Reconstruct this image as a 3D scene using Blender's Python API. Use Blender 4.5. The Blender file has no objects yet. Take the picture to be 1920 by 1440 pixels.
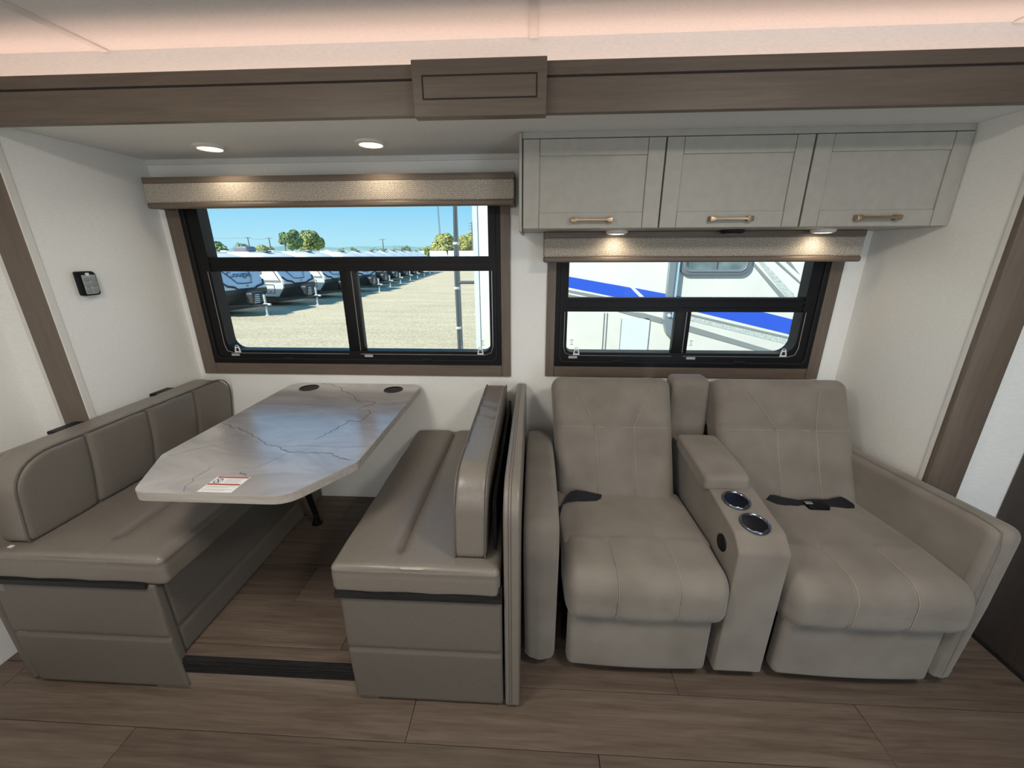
import bpy, bmesh, math, random
import numpy as np
from mathutils import Vector, Matrix
random.seed(7); rng = np.random.default_rng(7)
SC = bpy.context.scene
COL = SC.collection
PI = math.pi

# ------------------------------------------------------------------ camera
cd = bpy.data.cameras.new('camera'); cam = bpy.data.objects.new('camera', cd); COL.objects.link(cam)
cd.sensor_fit = 'HORIZONTAL'; cd.sensor_width = 36.0; cd.lens = 752.6 / 1920 * 36; cd.clip_start = 0.02; cd.clip_end = 3000
_p, _y, _r = math.radians(18.146), math.radians(-3.109), math.radians(-0.247)
fw = Vector((math.sin(_y)*math.cos(_p), math.cos(_y)*math.cos(_p), -math.sin(_p)))
rt = Vector((math.cos(_y), -math.sin(_y), 0)); up = rt.cross(fw)
rt, up = rt*math.cos(_r)+up*math.sin(_r), up*math.cos(_r)-rt*math.sin(_r)
M = Matrix((rt, up, -fw)).transposed().to_4x4(); M.translation = (0, 0, 1.55)
cam.matrix_world = M
SC.camera = cam

# ------------------------------------------------------------------ view, world, sun, big lights
vs = SC.view_settings
vs.view_transform = 'Standard'; vs.look = 'None'; vs.exposure = 0.0; vs.gamma = 1.0; vs.use_curve_mapping = False
w = bpy.data.worlds.new('sky'); SC.world = w; w.use_nodes = True
nt = w.node_tree; nt.nodes.clear()
tc = nt.nodes.new('ShaderNodeTexCoord'); sx = nt.nodes.new('ShaderNodeSeparateXYZ'); cr = nt.nodes.new('ShaderNodeValToRGB')
bg = nt.nodes.new('ShaderNodeBackground'); ow = nt.nodes.new('ShaderNodeOutputWorld')
nt.links.new(tc.outputs['Generated'], sx.inputs[0]); nt.links.new(sx.outputs['Z'], cr.inputs[0])
el = cr.color_ramp.elements
el[0].position = 0.0; el[0].color = (.50, .84, .97, 1)
el[1].position = 1.0; el[1].color = (.05, .22, .62, 1)
for p, c in ((.03, (.46, .82, 1.0, 1)), (.12, (.25, .67, 1.0, 1)), (.35, (.15, .50, .92, 1))):
    e = el.new(p); e.color = c
nt.links.new(cr.outputs[0], bg.inputs[0]); bg.inputs[1].default_value = 1.0
nt.links.new(bg.outputs[0], ow.inputs[0])

def light(name, kind, loc, energy, color=(1, 1, 1), size=.1, size_y=None, d=(0, 0, -1), spread=PI, **kw):
    l = bpy.data.lights.new(name, kind); o = bpy.data.objects.new(name, l); COL.objects.link(o)
    l.energy = energy; l.color = color; o.location = loc
    o.rotation_euler = Vector(d).to_track_quat('-Z', 'Y').to_euler()
    if kind == 'AREA':
        l.size = size; l.spread = spread
        if size_y: l.shape = 'RECTANGLE'; l.size_y = size_y
    for k, v in kw.items(): setattr(l, k, v)
    return o
sun = light('sun', 'SUN', (-30, -30, 40), 7.0, (1, .95, .86), d=(.58, .48, -.66)); sun.data.angle = .009
# lamps of the main room (ceiling panels) and daylight from the windows and door opposite the slide-out
light('ceiling_lamp', 'AREA', (-.9, .25, 2.15), 18, (1, .93, .84), .35)
light('ceiling_lamp', 'AREA', (.9, .25, 2.15), 18, (1, .93, .84), .35)
light('opposite_window_daylight', 'AREA', (-.5, -.92, 1.35), 7, (.93, .98, 1), 1.6, .8, d=(0, 1, -.06))
light('open_door_daylight', 'AREA', (1.45, -.92, 1.0), 14, (.66, .84, 1), .7, 1.7, d=(0, 1, 0))

# ------------------------------------------------------------------ materials
def mat(name, color=(.8, .8, .8), rough=.5, metal=0, emit=None, es=1.0, sheen=0, spec=.5, coat=0):
    m = bpy.data.materials.new(name); m.use_nodes = True
    b = m.node_tree.nodes['Principled BSDF']
    b.inputs['Base Color'].default_value = (*color, 1); b.inputs['Roughness'].default_value = rough
    b.inputs['Metallic'].default_value = metal; b.inputs['Specular IOR Level'].default_value = spec
    b.inputs['Sheen Weight'].default_value = sheen; b.inputs['Coat Weight'].default_value = coat; b.inputs['Coat IOR'].default_value = 1.7; b.inputs['Coat Roughness'].default_value = .20
    if emit: b.inputs['Emission Color'].default_value = (*emit, 1); b.inputs['Emission Strength'].default_value = es
    return m
def nodes(m):
    t = m.node_tree
    return t, t.nodes['Principled BSDF'], (lambda a, b: t.links.new(a, b)), (lambda k: t.nodes.new(k))
def noisy(m, c1, c2, scale, stretch=(1, 1, 1), detail=4, lo=.35, hi=.65, bump=0, coord='Object', rnd=False, dist=.01, rough_var=0):
    """two-tone noise colour plus fine relief"""
    t, b, L, N = nodes(m)
    c = N('ShaderNodeTexCoord'); mp = N('ShaderNodeMapping'); mp.inputs['Scale'].default_value = stretch
    L(c.outputs[coord], mp.inputs['Vector'])
    if rnd:
        oi = N('ShaderNodeObjectInfo'); cb = N('ShaderNodeCombineXYZ'); ml = N('ShaderNodeMath'); ml.operation = 'MULTIPLY'; ml.inputs[1].default_value = 57
        L(oi.outputs['Random'], ml.inputs[0]); L(ml.outputs[0], cb.inputs[0]); L(ml.outputs[0], cb.inputs[1]); L(cb.outputs[0], mp.inputs['Location'])
    n = N('ShaderNodeTexNoise'); n.inputs['Scale'].default_value = scale; n.inputs['Detail'].default_value = detail
    L(mp.outputs[0], n.inputs['Vector'])
    r = N('ShaderNodeValToRGB'); r.color_ramp.elements[0].position = lo; r.color_ramp.elements[1].position = hi
    r.color_ramp.elements[0].color = (*c1, 1); r.color_ramp.elements[1].color = (*c2, 1)
    L(n.outputs['Fac'], r.inputs[0]); L(r.outputs[0], b.inputs['Base Color'])
    if bump:
        bp = N('ShaderNodeBump'); bp.inputs['Strength'].default_value = bump; bp.inputs['Distance'].default_value = dist
        L(n.outputs['Fac'], bp.inputs['Height']); L(bp.outputs[0], b.inputs['Normal'])
    return m
def grain(name, c1, c2, axis, rough=.45, rnd=False, spec=.4, cath=False):
    """wood grain running along an axis (0 x, 1 y, 2 z)"""
    m = mat(name, c1, rough, spec=spec); t, b, L, N = nodes(m)
    c = N('ShaderNodeTexCoord'); mp = N('ShaderNodeMapping')
    s = [14, 14, 14]; s[axis] = .9; mp.inputs['Scale'].default_value = s
    L(c.outputs['Object'], mp.inputs['Vector'])
    if rnd:
        oi = N('ShaderNodeObjectInfo'); cb = N('ShaderNodeCombineXYZ'); ml = N('ShaderNodeMath'); ml.operation = 'MULTIPLY'; ml.inputs[1].default_value = 83
        L(oi.outputs['Random'], ml.inputs[0]); [L(ml.outputs[0], cb.inputs[i]) for i in range(3)]; L(cb.outputs[0], mp.inputs['Location'])
    n = N('ShaderNodeTexNoise'); n.inputs['Scale'].default_value = 2.2; n.inputs['Detail'].default_value = 7; n.inputs['Roughness'].default_value = .62; n.inputs['Distortion'].default_value = 1.2
    L(mp.outputs[0], n.inputs['Vector'])
    n2 = N('ShaderNodeTexNoise'); n2.inputs['Scale'].default_value = 9; n2.inputs['Detail'].default_value = 4
    L(mp.outputs[0], n2.inputs['Vector'])
    mx = N('ShaderNodeMath'); mx.operation = 'MULTIPLY_ADD'; mx.inputs[1].default_value = .45
    L(n2.outputs['Fac'], mx.inputs[0]); L(n.outputs['Fac'], mx.inputs[2])
    fac = mx.outputs[0]
    if cath:   # arched cathedral figure
        wv = N('ShaderNodeTexWave'); wv.wave_type = 'RINGS'; wv.inputs['Scale'].default_value = .55; wv.inputs['Distortion'].default_value = 3.5; wv.inputs['Detail'].default_value = 3
        L(mp.outputs[0], wv.inputs['Vector'])
        ad = N('ShaderNodeMath'); ad.operation = 'MULTIPLY_ADD'; ad.inputs[1].default_value = .10
        L(wv.outputs['Fac'], ad.inputs[0]); L(fac, ad.inputs[2]); fac = ad.outputs[0]
    r = N('ShaderNodeValToRGB'); r.color_ramp.elements[0].position = .48; r.color_ramp.elements[1].position = .98
    r.color_ramp.elements[0].color = (*c1, 1); r.color_ramp.elements[1].color = (*c2, 1)
    L(fac, r.inputs[0])
    if rnd:
        hs = N('ShaderNodeHueSaturation'); mr = N('ShaderNodeMapRange'); mr.inputs['To Min'].default_value = .86; mr.inputs['To Max'].default_value = 1.12
        L(oi.outputs['Random'], mr.inputs[0]); L(mr.outputs[0], hs.inputs['Value']); L(r.outputs[0], hs.inputs['Color']); L(hs.outputs[0], b.inputs['Base Color'])
    else:
        L(r.outputs[0], b.inputs['Base Color'])
    bp = N('ShaderNodeBump'); bp.inputs['Strength'].default_value = .12; bp.inputs['Distance'].default_value = .003
    L(fac, bp.inputs['Height']); L(bp.outputs[0], b.inputs['Normal'])
    return m

MT = {}
MT['wall'] = noisy(mat('wall_vinyl', rough=.6, spec=.25), (.82, .815, .785), (.875, .87, .84), 60, (1, 1, 6), bump=.025, dist=.002)
MT['ceiling'] = noisy(mat('ceiling_vinyl', rough=.7, spec=.2), (.72, .71, .685), (.76, .75, .725), 90, bump=.05, dist=.002)
MT['cream'] = noisy(mat('cream_trim', rough=.55, spec=.3), (.68, .665, .63), (.71, .695, .66), 40)
MT['wood_x'] = grain('brown_wood_horizontal', (.118, .088, .066), (.166, .128, .099), 0)
MT['wood_z'] = grain('brown_wood_vertical', (.120, .092, .070), (.168, .131, .103), 2)
MT['wood_dark'] = grain('dark_wood_cabinet', (.040, .031, .026), (.060, .047, .039), 2, rough=.4)
MT['groove'] = mat('dark_groove', (.025, .018, .014), .8)
MT['plank'] = grain('floor_plank', (.078, .054, .040), (.152, .114, .088), 0, rough=.42, rnd=True, spec=.35, cath=True)
MT['riser'] = grain('riser_board_lit', (.16, .12, .092), (.27, .212, .168), 0, rough=.45)  # paler than the planks: light falling on the riser is in its colour
MT['black'] = mat('black_plastic', (.005, .005, .006), .45, spec=.22)
MT['blackmatte'] = mat('black_matte', (.010, .010, .011), .6, spec=.3)
MT['rubber'] = noisy(mat('black_rubber_trim', rough=.55, spec=.3), (.010, .010, .010), (.022, .021, .021), 60, (.2, 1, 6))
MT['glint'] = mat('grey_glint', (.45, .45, .44), .3, metal=.6)  # highlight on the sash edges, put into a pale grey
MT['white'] = mat('white_plastic', (.78, .78, .76), .4)
MT['labelgrey'] = mat('grey_label', (.42, .41, .40), .5)
MT['print'] = mat('grey_print', (.20, .21, .21), .6)
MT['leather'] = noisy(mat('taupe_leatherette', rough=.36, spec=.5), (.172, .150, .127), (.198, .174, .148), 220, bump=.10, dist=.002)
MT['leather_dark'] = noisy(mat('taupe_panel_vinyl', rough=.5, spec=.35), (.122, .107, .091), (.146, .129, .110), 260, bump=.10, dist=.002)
MT['piping'] = mat('taupe_piping', (.12, .105, .092), .5)
MT['suede'] = noisy(mat('taupe_suede', rough=.85, spec=.15, sheen=.25), (.172, .149, .124), (.226, .199, .170), 7, detail=6, lo=.3, hi=.7, bump=.04, dist=.004)
MT['thread'] = mat('seam_thread', (.36, .31, .26), .8)
MT['cabinet'] = noisy(mat('painted_cabinet', rough=.45, spec=.35), (.365, .345, .305), (.39, .368, .325), 30)
MT['brass'] = mat('brushed_bronze', (.42, .30, .19), .36, metal=.85)
MT['steel'] = mat('bright_steel', (.60, .60, .60), .25, metal=.9)
MT['cup'] = mat('dark_cup_steel', (.03, .032, .045), .15, metal=.8)
MT['cuprim'] = mat('cup_rim_steel', (.18, .19, .24), .18, metal=.9)
MT['belt'] = noisy(mat('black_webbing', rough=.7, spec=.2), (.010, .010, .012), (.02, .02, .024), 300)
MT['lamp'] = mat('lit_lens', (.9, .9, .85), .4, emit=(1, .86, .66), es=9)
MT['lampoff'] = mat('unlit_lens', (.25, .25, .24), .3)
MT['lampring'] = mat('lamp_ring', (.72, .68, .62), .35)
MT['led'] = mat('led_tape', (.9, .8, .7), .4, emit=(1, .70, .58), es=1.2)
MT['red'] = mat('red_print', (.36, .07, .05), .5)
MT['paper'] = mat('sticker_paper', (.72, .72, .70), .45)
MT['remoteface'] = mat('remote_face', (.32, .34, .34), .35)
MT['remotebtn'] = mat('remote_button', (.24, .26, .26), .4)
# herringbone valance fabric
m = mat('herringbone_fabric', rough=.9, spec=.1); MT['fabric'] = m; t, b, L, N = nodes(m)
c = N('ShaderNodeTexCoord'); s = N('ShaderNodeSeparateXYZ'); L(c.outputs['Object'], s.inputs[0])
pp = N('ShaderNodeMath'); pp.operation = 'PINGPONG'; pp.inputs[1].default_value = .011; L(s.outputs['X'], pp.inputs[0])
ad = N('ShaderNodeMath'); ad.operation = 'ADD'; L(pp.outputs[0], ad.inputs[0]); L(s.outputs['Z'], ad.inputs[1])
ml = N('ShaderNodeMath'); ml.operation = 'MULTIPLY'; ml.inputs[1].default_value = 2*PI/.0085; L(ad.outputs[0], ml.inputs[0])
sn = N('ShaderNodeMath'); sn.operation = 'SINE'; L(ml.outputs[0], sn.inputs[0])
nz = N('ShaderNodeTexNoise'); nz.inputs['Scale'].default_value = 160; L(c.outputs['Object'], nz.inputs['Vector'])
a2 = N('ShaderNodeMath'); a2.operation = 'MULTIPLY_ADD'; a2.inputs[1].default_value = .28; L(sn.outputs[0], a2.inputs[0]); L(nz.outputs['Fac'], a2.inputs[2])
r = N('ShaderNodeValToRGB'); r.color_ramp.elements[0].color = (.21, .18, .15, 1); r.color_ramp.elements[1].color = (.56, .51, .44, 1); r.color_ramp.elements[0].position = .25; r.color_ramp.elements[1].position = .75
L(a2.outputs[0], r.inputs[0]); L(r.outputs[0], b.inputs['Base Color'])
# grey marble laminate
m = mat('marble_laminate', rough=.30, spec=.6, coat=1); MT['marble'] = m; t, b, L, N = nodes(m)
c = N('ShaderNodeTexCoord'); mp = N('ShaderNodeMapping'); mp.inputs['Rotation'].default_value = (0, 0, .7); mp.inputs['Scale'].default_value = (1, 2.2, 1); L(c.outputs['Object'], mp.inputs[0])
n1 = N('ShaderNodeTexNoise'); n1.inputs['Scale'].default_value = 3.2; n1.inputs['Detail'].default_value = 8; n1.inputs['Roughness'].default_value = .6; n1.inputs['Distortion'].default_value = 1.0; L(mp.outputs[0], n1.inputs['Vector'])
r = N('ShaderNodeValToRGB'); e = r.color_ramp.elements; e[0].position = .3; e[0].color = (.245, .23, .23, 1); e[1].position = .62; e[1].color = (.40, .378, .37, 1)
L(n1.outputs['Fac'], r.inputs[0]); L(r.outputs[0], b.inputs['Base Color'])
MT['vein'] = mat('marble_vein', (.13, .13, .15), .25)
MT['veinlight'] = mat('marble_vein_faint', (.24, .235, .25), .22)
MT['tableedge'] = grain('table_edge_band', (.30, .27, .24), (.42, .385, .35), 0, rough=.4)
# thin window glass
m = bpy.data.materials.new('window_glass'); m.use_nodes = True; MT['glass'] = m; t = m.node_tree; t.nodes.clear()
tr = t.nodes.new('ShaderNodeBsdfTransparent'); tr.inputs[0].default_value = (.97, .985, .98, 1); gl = t.nodes.new('ShaderNodeBsdfGlossy'); gl.inputs['Roughness'].default_value = .01
fr = t.nodes.new('ShaderNodeFresnel'); fr.inputs[0].default_value = 1.12; mx = t.nodes.new('ShaderNodeMixShader'); o = t.nodes.new('ShaderNodeOutputMaterial')
t.links.new(fr.outputs[0], mx.inputs[0]); t.links.new(tr.outputs[0], mx.inputs[1]); t.links.new(gl.outputs[0], mx.inputs[2]); t.links.new(mx.outputs[0], o.inputs[0])
# outdoors
m = mat('gravel', rough=.95, spec=.1); MT['gravel'] = m; t, b, L, N = nodes(m)
c = N('ShaderNodeTexCoord')
n1 = N('ShaderNodeTexNoise'); n1.inputs['Scale'].default_value = 9; n1.inputs['Detail'].default_value = 6; n1.inputs['Roughness'].default_value = .75; L(c.outputs['Object'], n1.inputs['Vector'])
mp = N('ShaderNodeMapping'); mp.inputs['Scale'].default_value = (.25, 1.1, 1); mp.inputs['Rotation'].default_value = (0, 0, -.3); L(c.outputs['Object'], mp.inputs[0])
n2 = N('ShaderNodeTexNoise'); n2.inputs['Scale'].default_value = .9; n2.inputs['Detail'].default_value = 5; L(mp.outputs[0], n2.inputs['Vector'])
a = N('ShaderNodeMath'); a.operation = 'MULTIPLY_ADD'; a.inputs[1].default_value = .35; L(n2.outputs['Fac'], a.inputs[0]); L(n1.outputs['Fac'], a.inputs[2])
r = N('ShaderNodeValToRGB'); e = r.color_ramp.elements; e[0].position = .42; e[0].color = (.34, .29, .185, 1); e[1].position = .86; e[1].color = (.74, .655, .445, 1)
L(a.outputs[0], r.inputs[0]); L(r.outputs[0], b.inputs['Base Color'])
bp = N('ShaderNodeBump'); bp.inputs['Distance'].default_value = .05; bp.inputs['Strength'].default_value = .8; L(n1.outputs['Fac'], bp.inputs['Height']); L(bp.outputs[0], b.inputs['Normal'])
MT['rvwhite'] = noisy(mat('white_trailer_skin', rough=.35), (.74, .76, .73), (.80, .81, .78), 1.5)
MT['nbwhite'] = noisy(mat('neighbour_trailer_skin', rough=.4), (.60, .625, .585), (.66, .68, .635), 2.5)
MT['rvcap'] = mat('silver_nose_cap', (.66, .70, .76), .3)
MT['rvblack'] = mat('black_nose_mask', (.035, .037, .040), .4)
MT['rvgrey'] = mat('grey_stripe', (.24, .27, .27), .5)
MT['rvline'] = mat('dark_outline', (.07, .09, .12), .5)
MT['rvroof'] = mat('white_roof_membrane', (.86, .87, .86), .6)
MT['ac'] = mat('grey_roof_unit', (.15, .17, .20), .5)
MT['blue'] = mat('blue_stripe', (.020, .095, .62), .4)
MT['speckle'] = noisy(mat('speckled_grey_stripe', rough=.5), (.36, .42, .40), (.62, .68, .65), 70)
MT['paleplate'] = noisy(mat('pale_panel', rough=.4), (.62, .70, .70), (.68, .75, .75), 20)
MT['armgrey'] = mat('grey_awning_arm', (.22, .27, .30), .4, metal=.3)
MT['armblue'] = mat('pale_awning_rail', (.38, .53, .58), .4)
MT['darkglass'] = noisy(mat('tinted_pane', rough=.1), (.10, .15, .16), (.20, .26, .26), 6)
MT['pipe'] = mat('ladder_tube', (.13, .15, .17), .3, metal=.6)
MT['clamp'] = mat('ladder_clamp', (.55, .62, .62), .4)
MT['bark'] = mat('tree_bark', (.10, .08, .06), .9)
MT['pole'] = mat('weathered_pole', (.16, .17, .17), .8)
for k, (c1, c2) in {'leaf_a': ((.10, .19, .07), (.30, .40, .19)), 'leaf_b': ((.16, .24, .08), (.44, .48, .20)), 'leaf_c': ((.26, .30, .09), (.58, .56, .22))}.items():
    MT[k] = noisy(mat('foliage_'+k, rough=.8, spec=.2), c1, c2, 1.3, detail=5)
MT['hill'] = noisy(mat('hazy_hill', rough=1, spec=0), (.17, .30, .28), (.25, .40, .38), .02, detail=6)

# ------------------------------------------------------------------ object helpers
WL = {}
def setp(o, label=None, cat=None, group=None, kind=None):
    if label: o['label'] = label
    if cat: o['category'] = cat
    if group: o['group'] = group
    if kind: o['kind'] = kind
    return o
def thing(name, label, cat, loc=(0, 0, 0), group=None):
    o = bpy.data.objects.new(name, None); COL.objects.link(o); o.location = loc; o.empty_display_size = .1
    WL[o.name] = Vector(loc); return setp(o, label, cat, group)
class G:
    """vertex / face gatherer"""
    def __init__(s): s.v = []; s.f = []
    def add(s, v, f):
        n = len(s.v); s.v += [tuple(map(float, p)) for p in v]; s.f += [tuple(i+n for i in q) for q in f]; return s
def make(name, g, m, parent=None, smooth=False, bevel=0, seg=2, loc=None, sharp=None, **pr):
    me = bpy.data.meshes.new(name)
    base = Vector((0, 0, 0))
    if parent is not None: base = WL[parent.name]
    elif loc is not None: base = Vector(loc)
    me.from_pydata([(x-base.x, y-base.y, z-base.z) for x, y, z in g.v], [], g.f); me.update()
    bm = bmesh.new(); bm.from_mesh(me); bmesh.ops.remove_doubles(bm, verts=bm.verts, dist=1e-5)
    bmesh.ops.recalc_face_normals(bm, faces=bm.faces)
    if bevel:
        es = [e for e in bm.edges if len(e.link_faces) == 2 and e.calc_face_angle(0) > .5]
        bmesh.ops.bevel(bm, geom=es, offset=bevel, segments=seg, affect='EDGES', profile=.5, clamp_overlap=True)
    bm.to_mesh(me); bm.free()
    me.materials.append(m if not isinstance(m, str) else MT[m])
    if smooth or bevel:
        me.shade_smooth()
        try: me.set_sharp_from_angle(angle=math.radians(sharp or (60 if smooth else 40)))
        except Exception: pass
    o = bpy.data.objects.new(name, me); COL.objects.link(o)
    if parent is not None:
        o.parent = parent; WL[o.name] = base
    else:
        o.location = base; WL[o.name] = base
    return setp(o, **pr)
def box(x0, x1, y0, y1, z0, z1):
    v = [(x, y, z) for z in (z0, z1) for y in (y0, y1) for x in (x0, x1)]
    return v, [(0, 2, 3, 1), (4, 5, 7, 6), (0, 1, 5, 4), (2, 6, 7, 3), (0, 4, 6, 2), (1, 3, 7, 5)]
def gbox(*a): return G().add(*box(*a))
def prism(poly, a, b, ax):
    """extrude a 2D polygon along axis ax between a and b; poly coordinates are the other two axes in xyz order"""
    n = len(poly)
    def P(p, t):
        q = list(p); q.insert(ax, t); return tuple(q)
    v = [P(p, a) for p in poly]+[P(p, b) for p in poly]
    f = [tuple(range(n))[::-1], tuple(range(n, 2*n))]+[(i, (i+1) % n, n+(i+1) % n, n+i) for i in range(n)]
    return v, f
def ring(outer, inner, a, b, ax):
    """extruded frame between two loops with equal point counts"""
    n = len(outer)
    def P(p, t):
        q = list(p); q.insert(ax, t); return tuple(q)
    v = [P(p, a) for p in outer]+[P(p, a) for p in inner]+[P(p, b) for p in outer]+[P(p, b) for p in inner]
    f = []
    for i in range(n):
        j = (i+1) % n
        f += [(i, j, n+j, n+i), (2*n+i, 3*n+i, 3*n+j, 2*n+j), (i, 2*n+i, 2*n+j, j), (n+i, n+j, 3*n+j, 3*n+i)]
    return v, f
def rrect(x0, x1, z0, z1, r, n=6):
    """rounded rectangle; r = (bl, br, tr, tl) radii"""
    if not isinstance(r, (tuple, list)): r = (r,)*4
    out = []
    for (cx, cz, a0, rr) in ((x0, z0, PI, r[0]), (x1, z0, 1.5*PI, r[1]), (x1, z1, 0, r[2]), (x0, z1, .5*PI, r[3])):
        ox = cx+(rr if cx == x0 else -rr); oz = cz+(rr if cz == z0 else -rr)
        for k in range(n+1):
            a = a0+k/n*PI/2
            out.append((ox+rr*math.cos(a), oz+rr*math.sin(a)))
    return out
def rpoly(pts, radii, n=5):
    """round the corners of a 2D polygon"""
    out = []; m = len(pts)
    for i in range(m):
        p = Vector(pts[i]); a = Vector(pts[i-1]); b = Vector(pts[(i+1) % m]); r = radii[i]
        if r <= 0: out.append(tuple(p)); continue
        da = (a-p).normalized(); db = (b-p).normalized()
        ang = da.angle(db); d = min(r/math.tan(ang/2), .49*(a-p).length, .49*(b-p).length)
        A = p+da*d; B = p+db*d
        for k in range(n+1):
            t = k/n; out.append(tuple((1-t)**2*A+2*t*(1-t)*p+t*t*B))
    return out
def tube(pts, r, n=6, close=False):
    pts = [Vector(p) for p in pts]; v = []; f = []
    m = len(pts)
    prev = None
    for i, p in enumerate(pts):
        if close: d = pts[(i+1) % m]-pts[i-1]
        else: d = pts[min(i+1, m-1)]-pts[max(i-1, 0)]
        d.normalize()
        a = prev if prev is not None else (Vector((0, 0, 1)) if abs(d.z) < .9 else Vector((1, 0, 0)))
        x = (a-d*a.dot(d)).normalized(); y = d.cross(x); prev = x
        rr = r[i] if isinstance(r, (list, tuple)) else r
        v += [tuple(p+x*rr*math.cos(2*PI*k/n)+y*rr*math.sin(2*PI*k/n)) for k in range(n)]
    for i in range(m if close else m-1):
        j = (i+1) % m
        f += [(i*n+k, i*n+(k+1) % n, j*n+(k+1) % n, j*n+k) for k in range(n)]
    if not close: f += [tuple(range(n))[::-1], tuple(range((m-1)*n, m*n))]
    return v, f
def lathe(prof, c, n=24, ax=2):
    """profile of (radius, height) turned about an axis through c"""
    v = []; f = []
    for r, h in prof:
        for k in range(n):
            a = 2*PI*k/n; q = [r*math.cos(a), r*math.sin(a)]; q.insert(ax, h)
            v.append((c[0]+q[0], c[1]+q[1], c[2]+q[2]))
    for i in range(len(prof)-1):
        f += [(i*n+k, i*n+(k+1) % n, (i+1)*n+(k+1) % n, (i+1)*n+k) for k in range(n)]
    f += [tuple(range(n))[::-1], tuple(range((len(prof)-1)*n, len(prof)*n))]
    return v, f
def rbox(c, size, r, res=.03, disp=None, warp=None, nr=4):
    """soft box: grid over a cuboid with rounded edges; disp(P, N) gives offsets along the normal, warp maps points"""
    h = np.array(size)/2.; r = np.minimum(np.broadcast_to(np.array(r, float), 3), h*.999)
    def samples(i):
        a = np.tan(np.linspace(-PI/4, PI/4, 2*nr+1))[nr:]          # even arc steps
        e = -h[i]+r[i]*(1-a[::-1])
        mid = np.linspace(-h[i]+r[i], h[i]-r[i], max(2, int(round(2*(h[i]-r[i])/res))+1))
        return np.unique(np.round(np.concatenate([e, mid, -e]), 6))
    S = [samples(i) for i in range(3)]
    V = []; F = []; off = 0
    for ax in range(3):
        u, w_ = [i for i in range(3) if i != ax]
        A, B = np.meshgrid(S[u], S[w_], indexing='ij')
        for sg in (-1, 1):
            P = np.zeros(A.shape+(3,)); P[..., u] = A; P[..., w_] = B; P[..., ax] = sg*h[ax]
            V.append(P.reshape(-1, 3)); na, nb = A.shape
            I = np.arange(na*nb).reshape(na, nb)+off
            q = np.stack([I[:-1, :-1], I[1:, :-1], I[1:, 1:], I[:-1, 1:]], -1).reshape(-1, 4)
            F += [tuple(x) for x in q.tolist()]; off += na*nb
    V = np.concatenate(V)
    inner = np.clip(V, -(h-r), h-r); d = (V-inner)/r
    nn = np.linalg.norm(d, axis=1, keepdims=True); d = d/np.maximum(nn, 1e-9)
    P = inner+d*r
    nrm = d
    if disp is not None: P = P+nrm*disp(P, nrm)[:, None]
    P = P+np.array(c)
    if warp is not None: P = warp(P)
    return P.tolist(), F
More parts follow.
